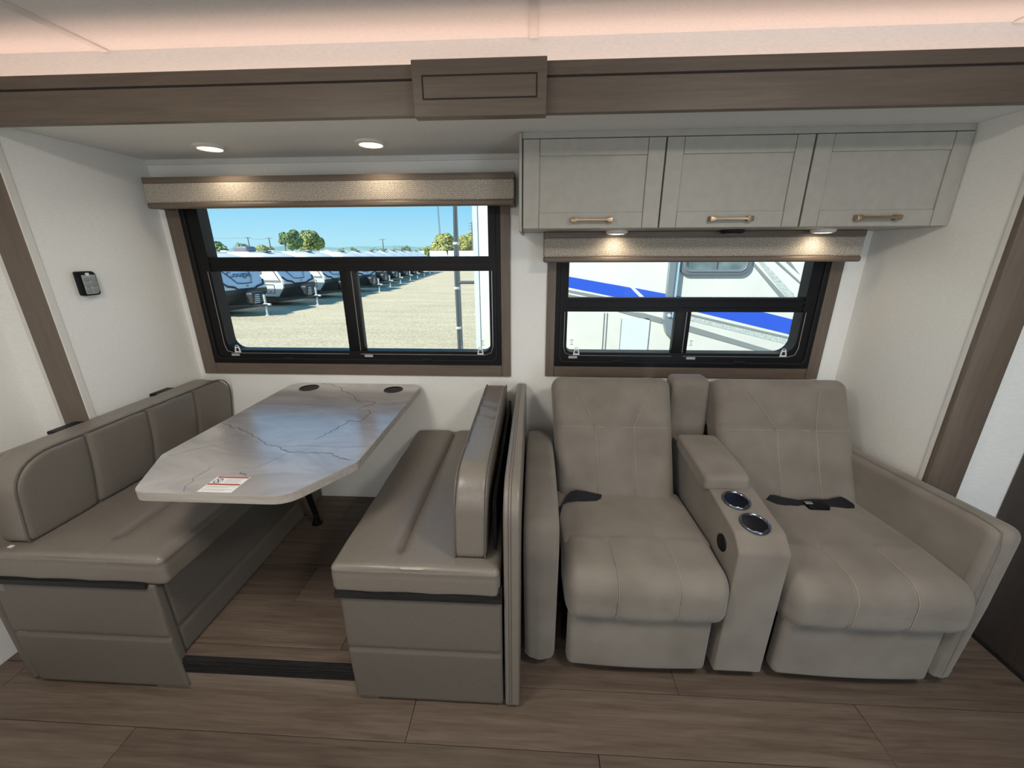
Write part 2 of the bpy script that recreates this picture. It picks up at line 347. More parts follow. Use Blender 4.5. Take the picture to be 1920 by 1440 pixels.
def slab(c, size, rr, r, res=.02, disp=None, warp=None):
    """upholstered slab: thickness along x, outline in yz with corner radii rr = (y0z0, y1z0, y1z1, y0z1), filleted by r"""
    h = np.array(size)/2.
    def samp(hh):
        e = -hh+r*(1-np.cos(np.linspace(0, PI/2, 6))); mid = np.linspace(-hh+r, hh-r, max(2, int(2*(hh-r)/res)))
        return np.unique(np.round(np.concatenate([e, mid, -e]), 6))
    Sy, Sz = samp(h[1]), samp(h[2]); Sx = np.linspace(-h[0]+r, h[0]-r, 5)
    V = []; T = []; F = []; off_ = 0
    def grid(A, B, fx, tag_):
        nonlocal off_
        A, B = np.meshgrid(A, B, indexing='ij'); P = fx(A, B).reshape(-1, 3); V.append(P); T.append(np.full(len(P), tag_)); na, nb = A.shape
        I = np.arange(na*nb).reshape(na, nb)+off_; q = np.stack([I[:-1, :-1], I[1:, :-1], I[1:, 1:], I[:-1, 1:]], -1).reshape(-1, 4)
        F.extend(tuple(x) for x in q.tolist()); off_ += na*nb
    for sg in (-1, 1):
        grid(Sy, Sz, lambda A, B: np.stack([np.full(A.shape, sg*h[0]), A, B], -1), sg)
        grid(Sx, Sz, lambda A, B: np.stack([A, np.full(A.shape, sg*h[1]), B], -1), 0)
        grid(Sx, Sy, lambda A, B: np.stack([A, B, np.full(A.shape, sg*h[2])], -1), 0)
    V = np.concatenate(V); T = np.concatenate(T)
    R_ = np.where(V[:, 2] < 0, np.where(V[:, 1] < 0, rr[0], rr[1]), np.where(V[:, 1] < 0, rr[3], rr[2]))
    ey = np.clip((np.abs(V[:, 1])-(h[1]-R_))/R_, 0, 1); ez = np.clip((np.abs(V[:, 2])-(h[2]-R_))/R_, 0, 1)
    L_ = np.maximum(np.hypot(ey, ez), 1e-9); mx_ = np.maximum(ey, ez); k = np.where((ey > 0) & (ez > 0), mx_/L_, 1)
    Y = np.where(ey > 0, np.sign(V[:, 1])*(h[1]-R_+ey*k*R_), V[:, 1]); Z = np.where(ez > 0, np.sign(V[:, 2])*(h[2]-R_+ez*k*R_), V[:, 2])
    # distance to the outline and outward direction
    dy = np.abs(Y)-(h[1]-R_); dz = np.abs(Z)-(h[2]-R_); both = (dy > 0) & (dz > 0)
    dist_ = np.where(both, R_-np.hypot(dy, dz), np.minimum(h[1]-np.abs(Y), h[2]-np.abs(Z))); dist_ = np.maximum(dist_, 0)
    ny_ = np.where(both, dy/np.maximum(np.hypot(dy, dz), 1e-9), (h[1]-np.abs(Y) < h[2]-np.abs(Z))*1.)*np.sign(Y); nz_ = np.where(both, dz/np.maximum(np.hypot(dy, dz), 1e-9), (h[1]-np.abs(Y) >= h[2]-np.abs(Z))*1.)*np.sign(Z)
    X_ = np.where(T != 0, T*(h[0]-r+np.sqrt(np.maximum(r*r-np.maximum(r-dist_, 0)**2, 0))), V[:, 0])
    f1 = np.where(T != 0, np.clip((r-dist_)/r, 0, 1), 1.)
    N = np.stack([T*np.sqrt(1-f1**2), ny_*f1, nz_*f1], 1); P = np.stack([X_, Y, Z], 1)
    if disp is not None: P = P+N*disp(P, N)[:, None]
    P = P+np.array(c)
    if warp is not None: P = warp(P)
    return P.tolist(), F
def gauss(d, w_): return np.exp(-(d/w_)**2)
def smooth01(x): x = np.clip(x, 0, 1); return x*x*(3-2*x)
def strip(pts, width, h, z, jit=0):
    """thin inlay strip following a polyline in a horizontal plane"""
    pts = [Vector((p[0], p[1])) for p in pts]; P = []
    for a, b_ in zip(pts[:-1], pts[1:]):
        for k in range(3): P.append(a.lerp(b_, k/3)+Vector((random.uniform(-jit, jit), random.uniform(-jit, jit)))*(k > 0))
    P.append(pts[-1]); v = []; f = []
    for i, p in enumerate(P):
        d = (P[min(i+1, len(P)-1)]-P[max(i-1, 0)]).normalized(); n = Vector((-d.y, d.x))
        ww = width*(.6+.8*random.random())*.5*min(1, .35+min(i, len(P)-1-i)*.25)
        v += [(*(p+n*ww), z), (*(p-n*ww), z), (*(p-n*ww), z+h), (*(p+n*ww), z+h)]
    for i in range(len(P)-1):
        a, b_ = 4*i, 4*i+4
        f += [(a+3, a+2, b_+2, b_+3), (a, a+3, b_+3, b_), (a+2, a+1, b_+1, b_+2), (a+1, a, b_, b_+1)]
    return v, f
def copy_tree(o, parent=None):
    c_ = o.copy(); COL.objects.link(c_); c_.parent = parent
    if o.name in WL: WL[c_.name] = WL[o.name]
    for ch in list(o.children): copy_tree(ch, c_)
    return c_

# ------------------------------------------------------------------ room shell
YB = 2.049; YM = 1.475; ZC = 1.974; ZS = .148
XL, XR = -1.848, 1.548
W1 = dict(x0=-1.735, x1=-.165, z0=.985, z1=1.845)
W2 = dict(x0=.110, x1=1.388, z0=.985, z1=1.60)
wb = G()
for (a, b_, c_, d) in ((-2.0, W1['x0'], -.05, 2.3), (W1['x0'], W1['x1'], -.05, W1['z0']), (W1['x0'], W1['x1'], W1['z1'], 2.3), (W1['x1'], W2['x0'], -.05, 2.3),
                       (W2['x0'], W2['x1'], -.05, W2['z0']), (W2['x0'], W2['x1'], W2['z1'], 2.3), (W2['x1'], 1.7, -.05, 2.3)):
    wb.add(*box(a, b_, YB, YB+.05, c_, d))
make('wall_back', wb, 'wall', kind='structure')
make('wall_slide_left', gbox(XL-.09, XL, YM, YB, -.05, 2.05), 'wall', kind='structure')
make('wall_slide_right', gbox(XR, XR+.09, YM, YB, -.05, 2.05), 'wall', kind='structure')
make('ceiling_slide', gbox(XL, XR, 1.445, YB, ZC, ZC+.04), 'ceiling', kind='structure')
wf = G()
wf.add(*box(-2.16, XL-.09, YM, YM+.04, -.05, 2.3)); wf.add(*box(XR+.09, 2.6, YM, YM+.04, -.05, 2.3)); wf.add(*box(-2.16, 2.6, 1.503, 1.54, ZC+.04, 2.3))
make('wall_front', wf, 'wall', kind='structure')
make('wall_left', gbox(-2.16, -2.10, -1.05, YM, -.05, 2.3), 'wall', kind='structure')
make('wall_right', gbox(2.5, 2.56, -1.05, YM, -.05, 2.3), 'wall', kind='structure')
make('wall_rear', gbox(-2.16, 2.6, -1.05, -1.0, -.05, 2.3), 'wall', kind='structure')
ce = make('ceiling', gbox(-2.16, 2.6, -1.05, 1.51, 2.178, 2.24), 'ceiling', kind='structure')
for x in (-1.395, -.010, 1.383):
    make('batten', gbox(x-.013, x+.013, -1.0, 1.499, 2.171, 2.179), 'cream', ce, bevel=.003)
make('roof', gbox(-2.3, 2.7, -1.2, 2.15, 2.3, 2.36), 'rvwhite', kind='structure')
fl = make('floor', gbox(-2.16, 2.6, -1.05, 2.1, -.06, -.006), 'groove', kind='structure')
# planks of the main floor
cuts = {(.878, 1.078): -.41, (1.078, 1.278): .552, (.678, .878): .228, (.478, .678): -.75, (.278, .478): .9, (.078, .278): -.2, (-.122, .078): .5, (-.322, -.122): -.6, (1.278, 1.478): -.25, (-.522, -.322): .1, (-.722, -.522): -.4, (-.922, -.722): .7}
for (y0, y1), x0 in cuts.items():
    k = x0-1.578*math.ceil((x0+2.1)/1.578)
    while k < 2.55:
        a, b_ = max(k, -2.1), min(k+1.578, 2.5)
        if b_-a > .02: make('plank', gbox(a+.0008, b_-.0008, y0+.0008, y1-.0008, -.006, 0), 'plank', fl, bevel=.0012, seg=1)
        k += 1.578
# raised slide-out floor between the benches
sf = make('floor_slide', gbox(XL, -.035, 1.031, YB, .0, ZS-.006), 'groove', kind='structure')
rows = [(1.027, 1.077, -2.2), (1.077, 1.277, -.702), (1.277, 1.477, -1.0), (1.477, 1.630, -.75), (1.630, 1.83, -.95), (1.83, YB-.001, -1.05)]
for y0, y1, x0 in rows:
    for a, b_ in ((XL, x0), (x0, -.036)):
        a = max(a, -1.30); b_ = min(b_, -.60)
        if b_-a > .01: make('plank', gbox(a+.0008, b_-.0008, y0+.0008, y1-.0008, ZS-.006, ZS), 'plank', sf, bevel=.0012, seg=1)
make('riser', gbox(-1.40, -.55, 1.012, 1.030, .0, .087), 'riser', sf, label='wood-look riser board under the black step edge')
et = gbox(-1.40, -.55, 1.010, 1.026, .085, .148)
for z in (.092, .104, .116, .128): et.add(*box(-1.40, -.55, 1.0075, 1.012, z, z+.006))
make('step_edge', et, 'rubber', sf, label='ribbed black step edge trim')

# trims
make('trim_1', gbox(XL, -.06, YB-.008, YB, ZC-.022, ZC), 'cream', kind='structure')
make('trim_2', gbox(XL-.118, XL+.002, 1.452, 1.474, 0, 1.99), 'wood_z', kind='structure', bevel=.003)
make('trim_3', gbox(XR-.008, XR+.122, 1.452, 1.474, 0, 1.99), 'wood_z', kind='structure', bevel=.003)
make('trim_4', gbox(XL-.150, XL-.120, 1.462, 1.475, 0, 2.1), 'cream', kind='structure', bevel=.004)
make('trim_5', gbox(XL, XL+.006, 1.452, 1.475, 0, ZC), 'cream', kind='structure')
make('trim_6', gbox(XR-.008, XR+.0, 1.475, 1.490, 0, ZC), 'cream', kind='structure')
f = G()
f.add(*box(-2.10, 2.5, 1.420, 1.445, 1.952, 2.044)); f.add(*box(-2.10, 2.5, 1.420, 1.445, 2.0495, 2.086)); 
f.add(*box(-2.10, 2.5, 1.445, 1.503, 1.985, 2.006))
fas = make('trim_7', f, 'wood_x', kind='structure', bevel=.0015, seg=1)
make('groove_line', gbox(-2.10, 2.5, 1.4245, 1.444, 2.044, 2.0495), 'groove', fas, label='dark routed groove along the fascia')
# wooden cover box over the fascia joint
f = gbox(-.367, .030, 1.384, 1.4195, 1.938, 2.084)
cb_ = make('trim_8', f, 'wood_x', kind='structure', bevel=.002, seg=1)
f = G().add(*ring([(-.338, 1.982), (.003, 1.982), (.003, 2.045), (-.338, 2.045)], [(-.3335, 1.9865), (-.0015, 1.9865), (-.0015, 2.0405), (-.3335, 2.0405)], 1.3832, 1.3845, 1))
make('groove_line', f, 'groove', cb_, label='dark rectangular routed line')
make('led_strip', gbox(-2.08, 2.48, 1.487, 1.5025, 2.046, 2.056), 'led', loc=(0, 1.495, 2.046), label='pink-white light tape glowing behind the brown fascia', cat='light strip')
light('led_cove', 'AREA', (.2, 1.480, 2.060), 2.35, (1, .66, .53), 4.5, .014, d=(0, -.35, 1))

# ------------------------------------------------------------------ windows
def window(name, W, inner, bar, mull, casing, rc):
    x0, x1, z0, z1 = W['x0'], W['x1'], W['z0'], W['z1']; ix0, ix1, iz0, iz1 = inner
    root = make(name, G().add(*ring(rrect(x0, x1, z0, z1, .004), rrect(ix0, ix1, iz0, iz1, rc), YB-.018, YB+.05, 1)), 'black', kind='structure', label='black window frame of three panes')
    # stepped inner lips
    q = G().add(*ring(rrect(x0+.022, x1-.022, z0+.022, z1-.022, .03), rrect(x0+.030, x1-.030, z0+.030, z1-.030, .028), YB-.024, YB-.017, 1))
    make('frame_lip', q, 'blackmatte', root)
    g = gbox(ix0-.01, ix1+.01, YB-.012, YB+.03, bar[0], bar[1])
    g.add(*box(ix0-.01, ix1+.01, YB-.020, YB-.012, bar[0]+.012, bar[0]+.020)); g.add(*box(ix0-.01, ix1+.01, YB-.020, YB-.012, bar[1]-.024, bar[1]-.016))
    make('crossbar', g, 'black', root)
    make('mullion', gbox(mull[0], mull[1], YB-.010, YB+.03, iz0-.01, bar[0]+.003), 'black', root, bevel=.003)
    make('pane', gbox(ix0-.005, ix1+.005, YB+.026, YB+.030, bar[1]-.005, iz1+.005), 'glass', root)
    make('pane', gbox(ix0-.005, mull[0]+.005, YB+.022, YB+.026, iz0-.005, bar[0]+.005), 'glass', root)
    make('pane', gbox(mull[1]-.005, ix1+.005, YB+.022, YB+.026, iz0-.005, bar[0]+.005), 'glass', root)
    # pale tubes drawn as the light reflected along the sash edges
    yb_ = YB-.0205
    make('sash_glint', G().add(*tube([(ix0-.014, yb_, bar[0]), (ix0-.014, yb_, iz0+.03), (ix0-.006, yb_, iz0-.004), (ix0+.03, yb_, iz0-.016), (mull[0], yb_, iz0-.016)], .0016, 5)), 'glint', root)
    make('sash_glint', G().add(*tube([(mull[1]-.022, yb_+.010, bar[0]), (mull[1]-.022, yb_+.010, iz0)], .0016, 5)), 'glint', root)
    make('sash_glint', G().add(*tube([(mull[1]-.02, yb_, iz0-.016), (ix1-.03, yb_, iz0-.016), (ix1+.004, yb_, iz0-.004), (ix1+.014, yb_, iz0+.03), (ix1+.014, yb_, bar[0])], .0016, 5)), 'glint', root)
    for x in (ix0+.052, ix1-.052):   # little white thumb latches
        lt = G().add(*ring([(x-.017, iz0-.013), (x+.017, iz0-.013), (x+.011, iz0+.018), (x-.011, iz0+.018)], [(x-.010, iz0-.006), (x+.010, iz0-.006), (x+.007, iz0+.012), (x-.007, iz0+.012)], YB-.0225, YB-.018, 1))
        lt.add(*tube([(x-.009, YB-.02, iz0+.018), (x-.006, YB-.02, iz0+.026), (x+.006, YB-.02, iz0+.026), (x+.009, YB-.02, iz0+.018)], .0018, 5))
        make('thumb_latch', lt, 'white', root)
    for x in (ix0+.035, mull[1]+.022):
        make('frame_label', gbox(x-.022, x+.022, YB-.0205, YB-.0175, iz0-.032, iz0-.020), 'labelgrey', root)
    for x in ((ix0+mull[0])/2, (mull[1]+ix1)/2+.0):   # black pull tabs under the sashes
        h = gbox(x-.028, x+.028, YB-.026, YB-.017, iz0-.052, iz0-.036); h.add(*box(x-.016, x+.02, YB-.034, YB-.025, iz0-.048, iz0-.040))
        make('pull_tab', h, 'blackmatte', root, bevel=.003)
        make('screw', G().add(*lathe([(.0028, -.028), (.0028, -.0255)], (x-.012, YB, iz0-.045), 10, 1)), 'steel', root)
    pr = G()
    for x, zz in (((ix1-.045, iz0+.05),) if name == 'window_1' else ((ix0+.03, iz0+.055), (mull[1]+.03, iz0+.055))):
        for k, wd in enumerate((.016, .008, .015)): pr.add(*box(x-wd/2, x+wd/2, YB+.0215, YB+.0222, zz-.011*k-.0016, zz-.011*k+.0016))
    make('pane_print', pr, 'print', root)
    cx0, cx1, cz0, cz1 = casing
    cs = G()
    cs.add(*box(cx0, x0, YB-.014, YB, cz0, cz1)); cs.add(*box(x1, cx1, YB-.014, YB, cz0, cz1))
    make('side_casing', cs, 'wood_z', root, bevel=.002, seg=1)
    make('sill_casing', gbox(x0, x1, YB-.0135, YB, cz0, z0), 'wood_x', root, bevel=.002, seg=1)
    return root
window('window_1', W1, (-1.640, -.222, 1.057, 1.80), (1.464, 1.533), (-.977, -.893), (-1.809, -.117, .922, 1.86), (.06, .04, .03, .03))
window('window_2', W2, (.170, 1.305, 1.060, 1.56), (1.267, 1.336), (.705, .780), (.065, 1.449, .928, 1.62), (.03, .07, .03, .03))

# ------------------------------------------------------------------ valances
def valance(x0, x1, zt, label):
    r_ = thing('window_valance', label, 'valance', (x0, 1.93, zt-.13))
    make('top_board', gbox(x0, x1, 1.915, YB, zt-.026, zt), 'wood_x', r_, bevel=.002, seg=1)
    make('fabric_face', G().add(*rbox(((x0+x1)/2, 1.924, zt-.066), (x1-x0-.004, .026, .082), .008, .2, nr=2)), 'fabric', r_, smooth=True)
    for sx_ in (x0+.012, x1-.012): make('fabric_return', gbox(sx_-.011, sx_+.011, 1.936, YB, zt-.106, zt-.026), 'fabric', r_)
    make('bottom_board', G().add(*rbox(((x0+x1)/2, 1.926, zt-.118), (x1-x0, .036, .025), .009, .3, nr=3)), 'wood_x', r_, smooth=True)
    for sx_ in (x0+.012, x1-.012): make('return_board', gbox(sx_-.011, sx_+.011, 1.944, YB, zt-.128, zt-.107), 'wood_x', r_)
valance(-1.775, -.089, 1.878, 'long herringbone fabric valance over the wide left window')
valance(.042, 1.424, 1.636, 'shorter herringbone fabric valance under the white overhead cabinet')

# ------------------------------------------------------------------ overhead cabinet
cab = thing('overhead_cabinet', 'off-white three-door overhead cabinet with shaker fronts and bronze pulls', 'cabinet', (.75, 1.88, 1.637))
YD = 1.700
make('body', G().add(*box(-.050, 1.545, YD+.022, YB, 1.637, 1.958)), 'cabinet', cab, bevel=.001, seg=1)
make('end_panel', gbox(-.062, -.0505, YD-.006, YB, 1.628, 1.968), 'cabinet', cab, bevel=.0015, seg=1)
make('top_rail', gbox(-.050, 1.545, YD+.004, YD+.0215, 1.952, ZC), 'cabinet', cab, bevel=.001, seg=1)
doors = [(-.046, .477), (.483, 1.003), (1.010, 1.544)]
for a, b_ in doors:
    d_ = make('door', gbox(a+.05, b_-.05, YD+.008, YD+.020, 1.69, 1.90), 'cabinet', cab)
    sw = .061
    for s0 in (a, b_-sw): make('stile', gbox(s0, s0+sw, YD, YD+.0205, 1.639, 1.949), 'cabinet', d_, bevel=.0012, seg=1)
    for z0, z1 in ((1.639, 1.696), (1.893, 1.949)): make('rail', gbox(a+sw+.0012, b_-sw-.0012, YD+.001, YD+.0205, z0, z1), 'cabinet', d_, bevel=.0012, seg=1)
for i, hx in enumerate((.220, .744, 1.278)):
    d_ = [o for o in cab.children if o.name.startswith('door')][i]
    h = G()
    for s_ in (-1, 1): h.add(*box(hx+s_*.070-.010, hx+s_*.070+.010, YD-.022, YD, 1.658, 1.678))
    pf = [(hx-.080, 1.6605), (hx-.060, 1.6605), (hx-.055, 1.6635), (hx+.055, 1.6635), (hx+.060, 1.6605), (hx+.080, 1.6605), (hx+.080, 1.6755), (hx+.060, 1.6755), (hx+.055, 1.673), (hx-.055, 1.673), (hx-.060, 1.6755), (hx-.080, 1.6755)]
    h.add(*prism(pf, YD-.027, YD-.018, 1))
    make('handle', h, 'brass', d_, bevel=.0018)
def puck(x, lit, label):
    r_ = thing('puck_light', label, 'light', (x, 1.862, 1.622), None)
    make('ring', G().add(*lathe([(.030, .0149), (.046, .0149), (.046, .006), (.040, .001), (.034, 0), (.033, .003)], (x, 1.862, 1.622), 28)), 'lampring' if lit else 'blackmatte', r_, smooth=True)
    make('lens', G().add(*lathe([(.0325, .012), (.033, .004), (.026, .0005), (.012, -.001)], (x, 1.862, 1.622), 24)), 'lamp' if lit else 'lampoff', r_, smooth=True)
    if lit: light('puck_glow', 'SPOT', (x, 1.862, 1.615), 1.5, (1, .80, .56), d=(0, .1, -1), spot_size=2.9, spot_blend=.8, shadow_soft_size=.03)
puck(.352, True, 'lit puck light under the cabinet below its left door')
puck(.835, False, 'dark unlit puck light under the cabinet below its middle door')
puck(1.205, True, 'lit puck light under the cabinet near its right door')
def downlight(x, y, label):
    r_ = thing('ceiling_downlight', label, 'light', (x, y, ZC-.012))
    make('ring', G().add(*lathe([(.040, .0119), (.062, .0119), (.062, .008), (.056, .002), (.047, 0), (.045, .003)], (x, y, ZC-.012), 32)), 'lampring', r_, smooth=True)
    make('lens', G().add(*lathe([(.0445, .010), (.0445, .003), (.030, .001), (.010, .0005)], (x, y, ZC-.012), 28)), 'lamp', r_, smooth=True)
    light('downlight_glow', 'SPOT', (x, y, ZC-.02), 4.2, (1, .82, .60), d=(0, .05, -1), spot_size=2.6, spot_blend=.9, shadow_soft_size=.045)
downlight(-1.352, 1.822, 'left round warm downlight in the slide-out ceiling')
downlight(-.664, 1.807, 'right round warm downlight in the slide-out ceiling')

# ------------------------------------------------------------------ wall remote, dark cabinet
rm = thing('wall_remote', 'small black remote with grey keypad holstered on the white left wall', 'remote', (XL+.012, 1.604, 1.435))
make('holder', G().add(*prism(rrect(1.570, 1.639, 1.388, 1.484, (.008, .012, .016, .006)), XL+.0005, XL+.022, 0)), 'black', rm, bevel=.003)
make('keypad', G().add(*prism(rrect(1.580, 1.633, 1.394, 1.470, (.004, .014, .004, .003)), XL+.022, XL+.025, 0)), 'remoteface', rm, bevel=.0008, seg=1)
for i in range(3):
    for j in range(2):
        make('button', G().add(*lathe([(.0095, .0248), (.0095, .0268), (.007, .0282), (.003, .0285)], (XL, 1.594+.026*j, 1.408+.022*i), 14, 0)), 'remotebtn', rm, smooth=True)
make('tag', gbox(XL+.0215, XL+.0255, 1.598, 1.610, 1.466, 1.478), 'white', rm)
pc = thing('pantry_cabinet', 'tall dark brown cabinet side at the right edge beside the sofa arm', 'cabinet', (2.18, .7, 0))
make('side_panel', gbox(1.872, 1.890, -.9, 1.470, .010, 2.15), 'wood_dark', pc)
make('carcass', gbox(1.890, 2.495, -.9, 1.470, .010, 2.15), 'wood_dark', pc)
make('base_trim', gbox(1.864, 1.872, -.9, 1.470, 0.0, .016), 'rubber', pc)

# ------------------------------------------------------------------ dinette benches
def bench(kind):
    """kind +1: right bench (back on its right), -1: left bench; the cross-section coordinate s runs from the aisle edge (0) to the back"""
    R = kind > 0
    X = (lambda s: -.646+s) if R else (lambda s: -1.207-s)
    def B(s0, s1): return tuple(sorted((X(s0), X(s1))))
    t_ = thing('dinette_bench', ('taupe leatherette dinette bench right of the marble table, beside the sofa' if R else 'taupe leatherette dinette bench left of the marble table, against the wall'), 'bench', (X(.3), 1.5, 0))
    D = .555 if R else .645
    a, b_ = B(.022 if R else .055, D)
    # base: padded side and front covers
    def seam_front(P, N): return (-.007*gauss(P[:, 2]-.007, .007)+.003*np.cos(P[:, 2]*12))*(N[:, 1] < -.5)
    g = G().add(*rbox(((a+b_)/2, 1.018, .255), (b_-a, .040, .478), .012, .0085, disp=seam_front, nr=3))
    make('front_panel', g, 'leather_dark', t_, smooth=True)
    sd = kind*1.0
    a2, b2 = B(.048 if R else .060, D-.04)
    def seam_side(P, N): return -.007*gauss(P[:, 2]+.055, .008)*(N[:, 0]*-kind > .5)
    g = G().add(*rbox(((a2+b2)/2, (1.04+YB-.004)/2, (ZS+.488)/2+.001), (b2-a2, YB-.004-1.04, .488-ZS-.002), .010, .0095, disp=seam_side, nr=2))
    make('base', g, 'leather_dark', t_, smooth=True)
    # black ribbed trim above the front panel
    a3, b3 = B(.010 if R else .075, D+.002 if R else .70)
    g = gbox(a3, b3, .993, 1.035, .484, .504)
    for z in (.505, .513, .521, .529): g.add(*box(a3, b3, 1.000+(z-.505)*.35, 1.05, z, z+.005))
    g.add(*box(a3, b3, 1.006, 1.05, .504, .535))
    make('rail_trim', g, 'rubber', t_, label='ribbed black edge trim')
    # seat cushion with a long tufted channel
    a, b_ = B(0, .550 if R else .640); cx = (a+b_)/2
    chx = X(.212 if R else .243)-cx
    y0 = 1.000; y1 = YB-.003; cy = (y0+y1)/2
    def ds(P, N):
        m_ = (N[:, 2] > .6)
        y = P[:, 1]+cy
        o = .006*(1-(P[:, 0]/(.5*(b_-a)))**2)*m_
        fade = smooth01((y-(1.06 if R else 1.085))/.035)
        o -= (.020*fade+.0025)*gauss(P[:, 0]-chx, .0105 if R else .012)*m_
        o -= .004*fade*gauss(P[:, 0]-chx, .04)*m_
        rng_ = np.sin(P[:, 0]*31+y*9)*np.sin(y*23)*.0012
        o += rng_
        o -= .0035*gauss(P[:, 2]-.030, .004)*(np.abs(N[:, 2]) < .8)
        return o
    make('seat_cushion', G().add(*rbox((cx, cy, .5475), (b_-a, y1-y0, .110), .022, .0125, disp=ds)), 'leather', t_, smooth=True)
    # back cushion
    s0, s1 = (.408, .514) if R else (.455, .585)
    a, b_ = B(s0, s1); cx = (a+b_)/2; zb, zt = (.604, .908) if R else (.604, .918)
    cy0, cy1 = 1.045, (2.035 if R else 2.03); cyy = (cy0+cy1)/2; cz = (zb+zt)/2; rr = .125 if R else .125
    lean = 0.03 if R else .05
    prof = rpoly([(cy0, zb), (cy1, zb), (cy1, zt), (cy0, zt)], [.025, .025, rr, rr], 8)
    def backwarp(P):
        Q = P.copy(); Q[:, 0] += kind*lean*(1-(P[:, 2]-zb)/(zt-zb))*(1 if not R else -.35); return Q
    def db(P, N):
        y = P[:, 1]+cyy; inner = (N[:, 0]*-kind > .5)
        o = .010*np.cos(P[:, 2]/(zt-zb)*PI)*inner*np.cos(P[:, 1]/(cy1-cy0)*PI*.9)
        for sy in ((1.300, 1.545, 1.79) if R else (1.285, 1.535, 1.785)): o -= .011*gauss(y-sy, .0075)*inner+.004*gauss(y-sy, .035)*inner
        top = N[:, 2] > .5
        o += .0022*np.sin(y*60+P[:, 0]*40)*top*(np.sin(y*9) > .3)
        return o
    bk = make('back_cushion', G().add(*slab((cx, cyy, cz), (b_-a, cy1-cy0, zt-zb), (.03, .03, rr, rr), .020, .009, disp=db, warp=backwarp)), 'leather', t_, smooth=True)
    # piping around the two faces of the cushion
    lp = []
    for y, z in prof:
        x = (a if R else b_)+kind*.004
        x += kind*(lean*(1-(z-zb)/(zt-zb)))*(1 if not R else -.35)
        lp.append((x, cyy+(y-cyy)*.995, cz+(z-cz)*.995))
    make('piping', G().add(*tube(lp, .0033, 6, True)), 'piping', bk)
    if R:
        lp = [((b_-.004)+kind*(lean*(1-(z-zb)/(zt-zb)))*-.35, cyy+(y-cyy)*.995, cz+(z-cz)*.995) for y, z in prof]
        make('piping', G().add(*tube(lp, .0025, 6, True)), 'piping', bk)
        make('zip_pull', gbox(-.190, -.184, 1.040, 1.044, .570, .600), 'white', bk, label='white zip pull hanging below the cushion')
        make('mesh_back', gbox(-.124, -.113, 1.10, 2.0, .604, .80), 'blackmatte', bk, label='black mesh backing')
        # padded end panel beside the sofa
        pr = rpoly([(1.000, .012), (YB-.004, .012), (YB-.004, .895), (1.000, .895)], [.012, .012, .05, .13], 8)
        ep = make('end_panel', G().add(*prism(pr, -.0835, -.033, 0)), 'leather', t_, bevel=.016, seg=4)
        for xx in (-.068, -.060): make('stitching', G().add(*tube([(xx, y-.0005 if y < 1.5 else y, z) for y, z in pr[10:] if z > .0]+[(xx, .9995, .02)], .0014, 4)), 'piping', ep)
    else:
        make('button', G().add(*lathe([(.009, -.002), (.009, .003), (.005, .005)], (X(s0)-.045, 1.100, .675), 14, 0)), 'black', bk)
        # thin wall cushion behind with two black straps over the gap
        pr = rpoly([(1.00, .20), (YB-.004, .20), (YB-.004, .898), (1.00, .898)], [.012, .012, .06, .13], 8)
        ep = make('wall_cushion', G().add(*prism(pr, XL+.003, XL+.046, 0)), 'leather', t_, bevel=.014, seg=4)
        for y in (1.355, 1.782):
            st = G().add(*rbox((XL+.024, y, .8995), (.062, .105, .016), .006, .1, nr=2))
            st.add(*box(XL+.045, XL+.056, y-.052, y+.052, .78, .900))
            make('strap', st, 'black', t_, smooth=True, label='black strap wrapped over the cushion gap')
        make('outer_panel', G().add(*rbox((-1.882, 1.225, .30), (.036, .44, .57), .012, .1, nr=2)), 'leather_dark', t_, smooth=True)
        make('zip_pull', gbox(-1.775, -1.760, 1.030, 1.040, .602, .607), 'white', t_, label='white zip pull')
    return t_
bench(-1); bench(1)

# ------------------------------------------------------------------ dinette table
tb = thing('dinette_table', 'grey marble-look dinette table between the two benches under the window', 'table', (-.95, 1.5, ZS))
TP = rpoly([(-1.318, 1.215), (-1.200, .985), (-.725, .985), (-.598, 1.195), (-.598, YB-.004), (-1.318, YB-.004)], [.03, .06, .09, .03, .07, .07], 6)
def cuthole(poly, holes, z0, z1):
    """top slab with round holes, made with a triangulated fill"""
    bm = bmesh.new()
    def loop(pts):
        vv = [bm.verts.new((x, y, z1)) for x, y in pts]
        return [bm.edges.new((vv[i], vv[(i+1) % len(vv)])) for i in range(len(vv))]
    es = loop(poly)
    for (hx, hy, hr) in holes: es += loop([(hx+hr*math.cos(2*PI*k/28), hy+hr*math.sin(2*PI*k/28)) for k in range(28)])
    r_ = bmesh.ops.triangle_fill(bm, edges=es, use_beauty=True)
    fs = [x for x in bm.faces]
    ex = bmesh.ops.extrude_face_region(bm, geom=fs)
    bmesh.ops.translate(bm, verts=[v for v in ex['geom'] if isinstance(v, bmesh.types.BMVert)], vec=(0, 0, z0-z1))
    bm.verts.ensure_lookup_table(); bm.verts.index_update()
    g = G().add([tuple(v.co) for v in bm.verts], [tuple(v.index for v in q.verts) for q in bm.faces]); bm.free(); return g
CUPS = [(-1.187, 1.962, .043), (-.727, 1.950, .043)]
top = make('tabletop', cuthole(TP, CUPS, .841, .870), 'marble', tb)
lo = [(x*.9995+(-.958)*.0005+0, y) for x, y in TP]
def off(P, d):
    c_ = Vector((-.958, 1.5)); o = []
    for i, p in enumerate(P):
        a = Vector(P[i-1]); b_ = Vector(P[(i+1) % len(P)]); tt = (b_-a).normalized(); n = Vector((tt.y, -tt.x))
        o.append(tuple(Vector(p)+n*d))
    return o
make('edge_band', G().add(*ring(off(TP, .0018), off(TP, -.004), .8405, .8685, 2)), 'tableedge', top, smooth=True, sharp=40, label='pale wood-look edge band')
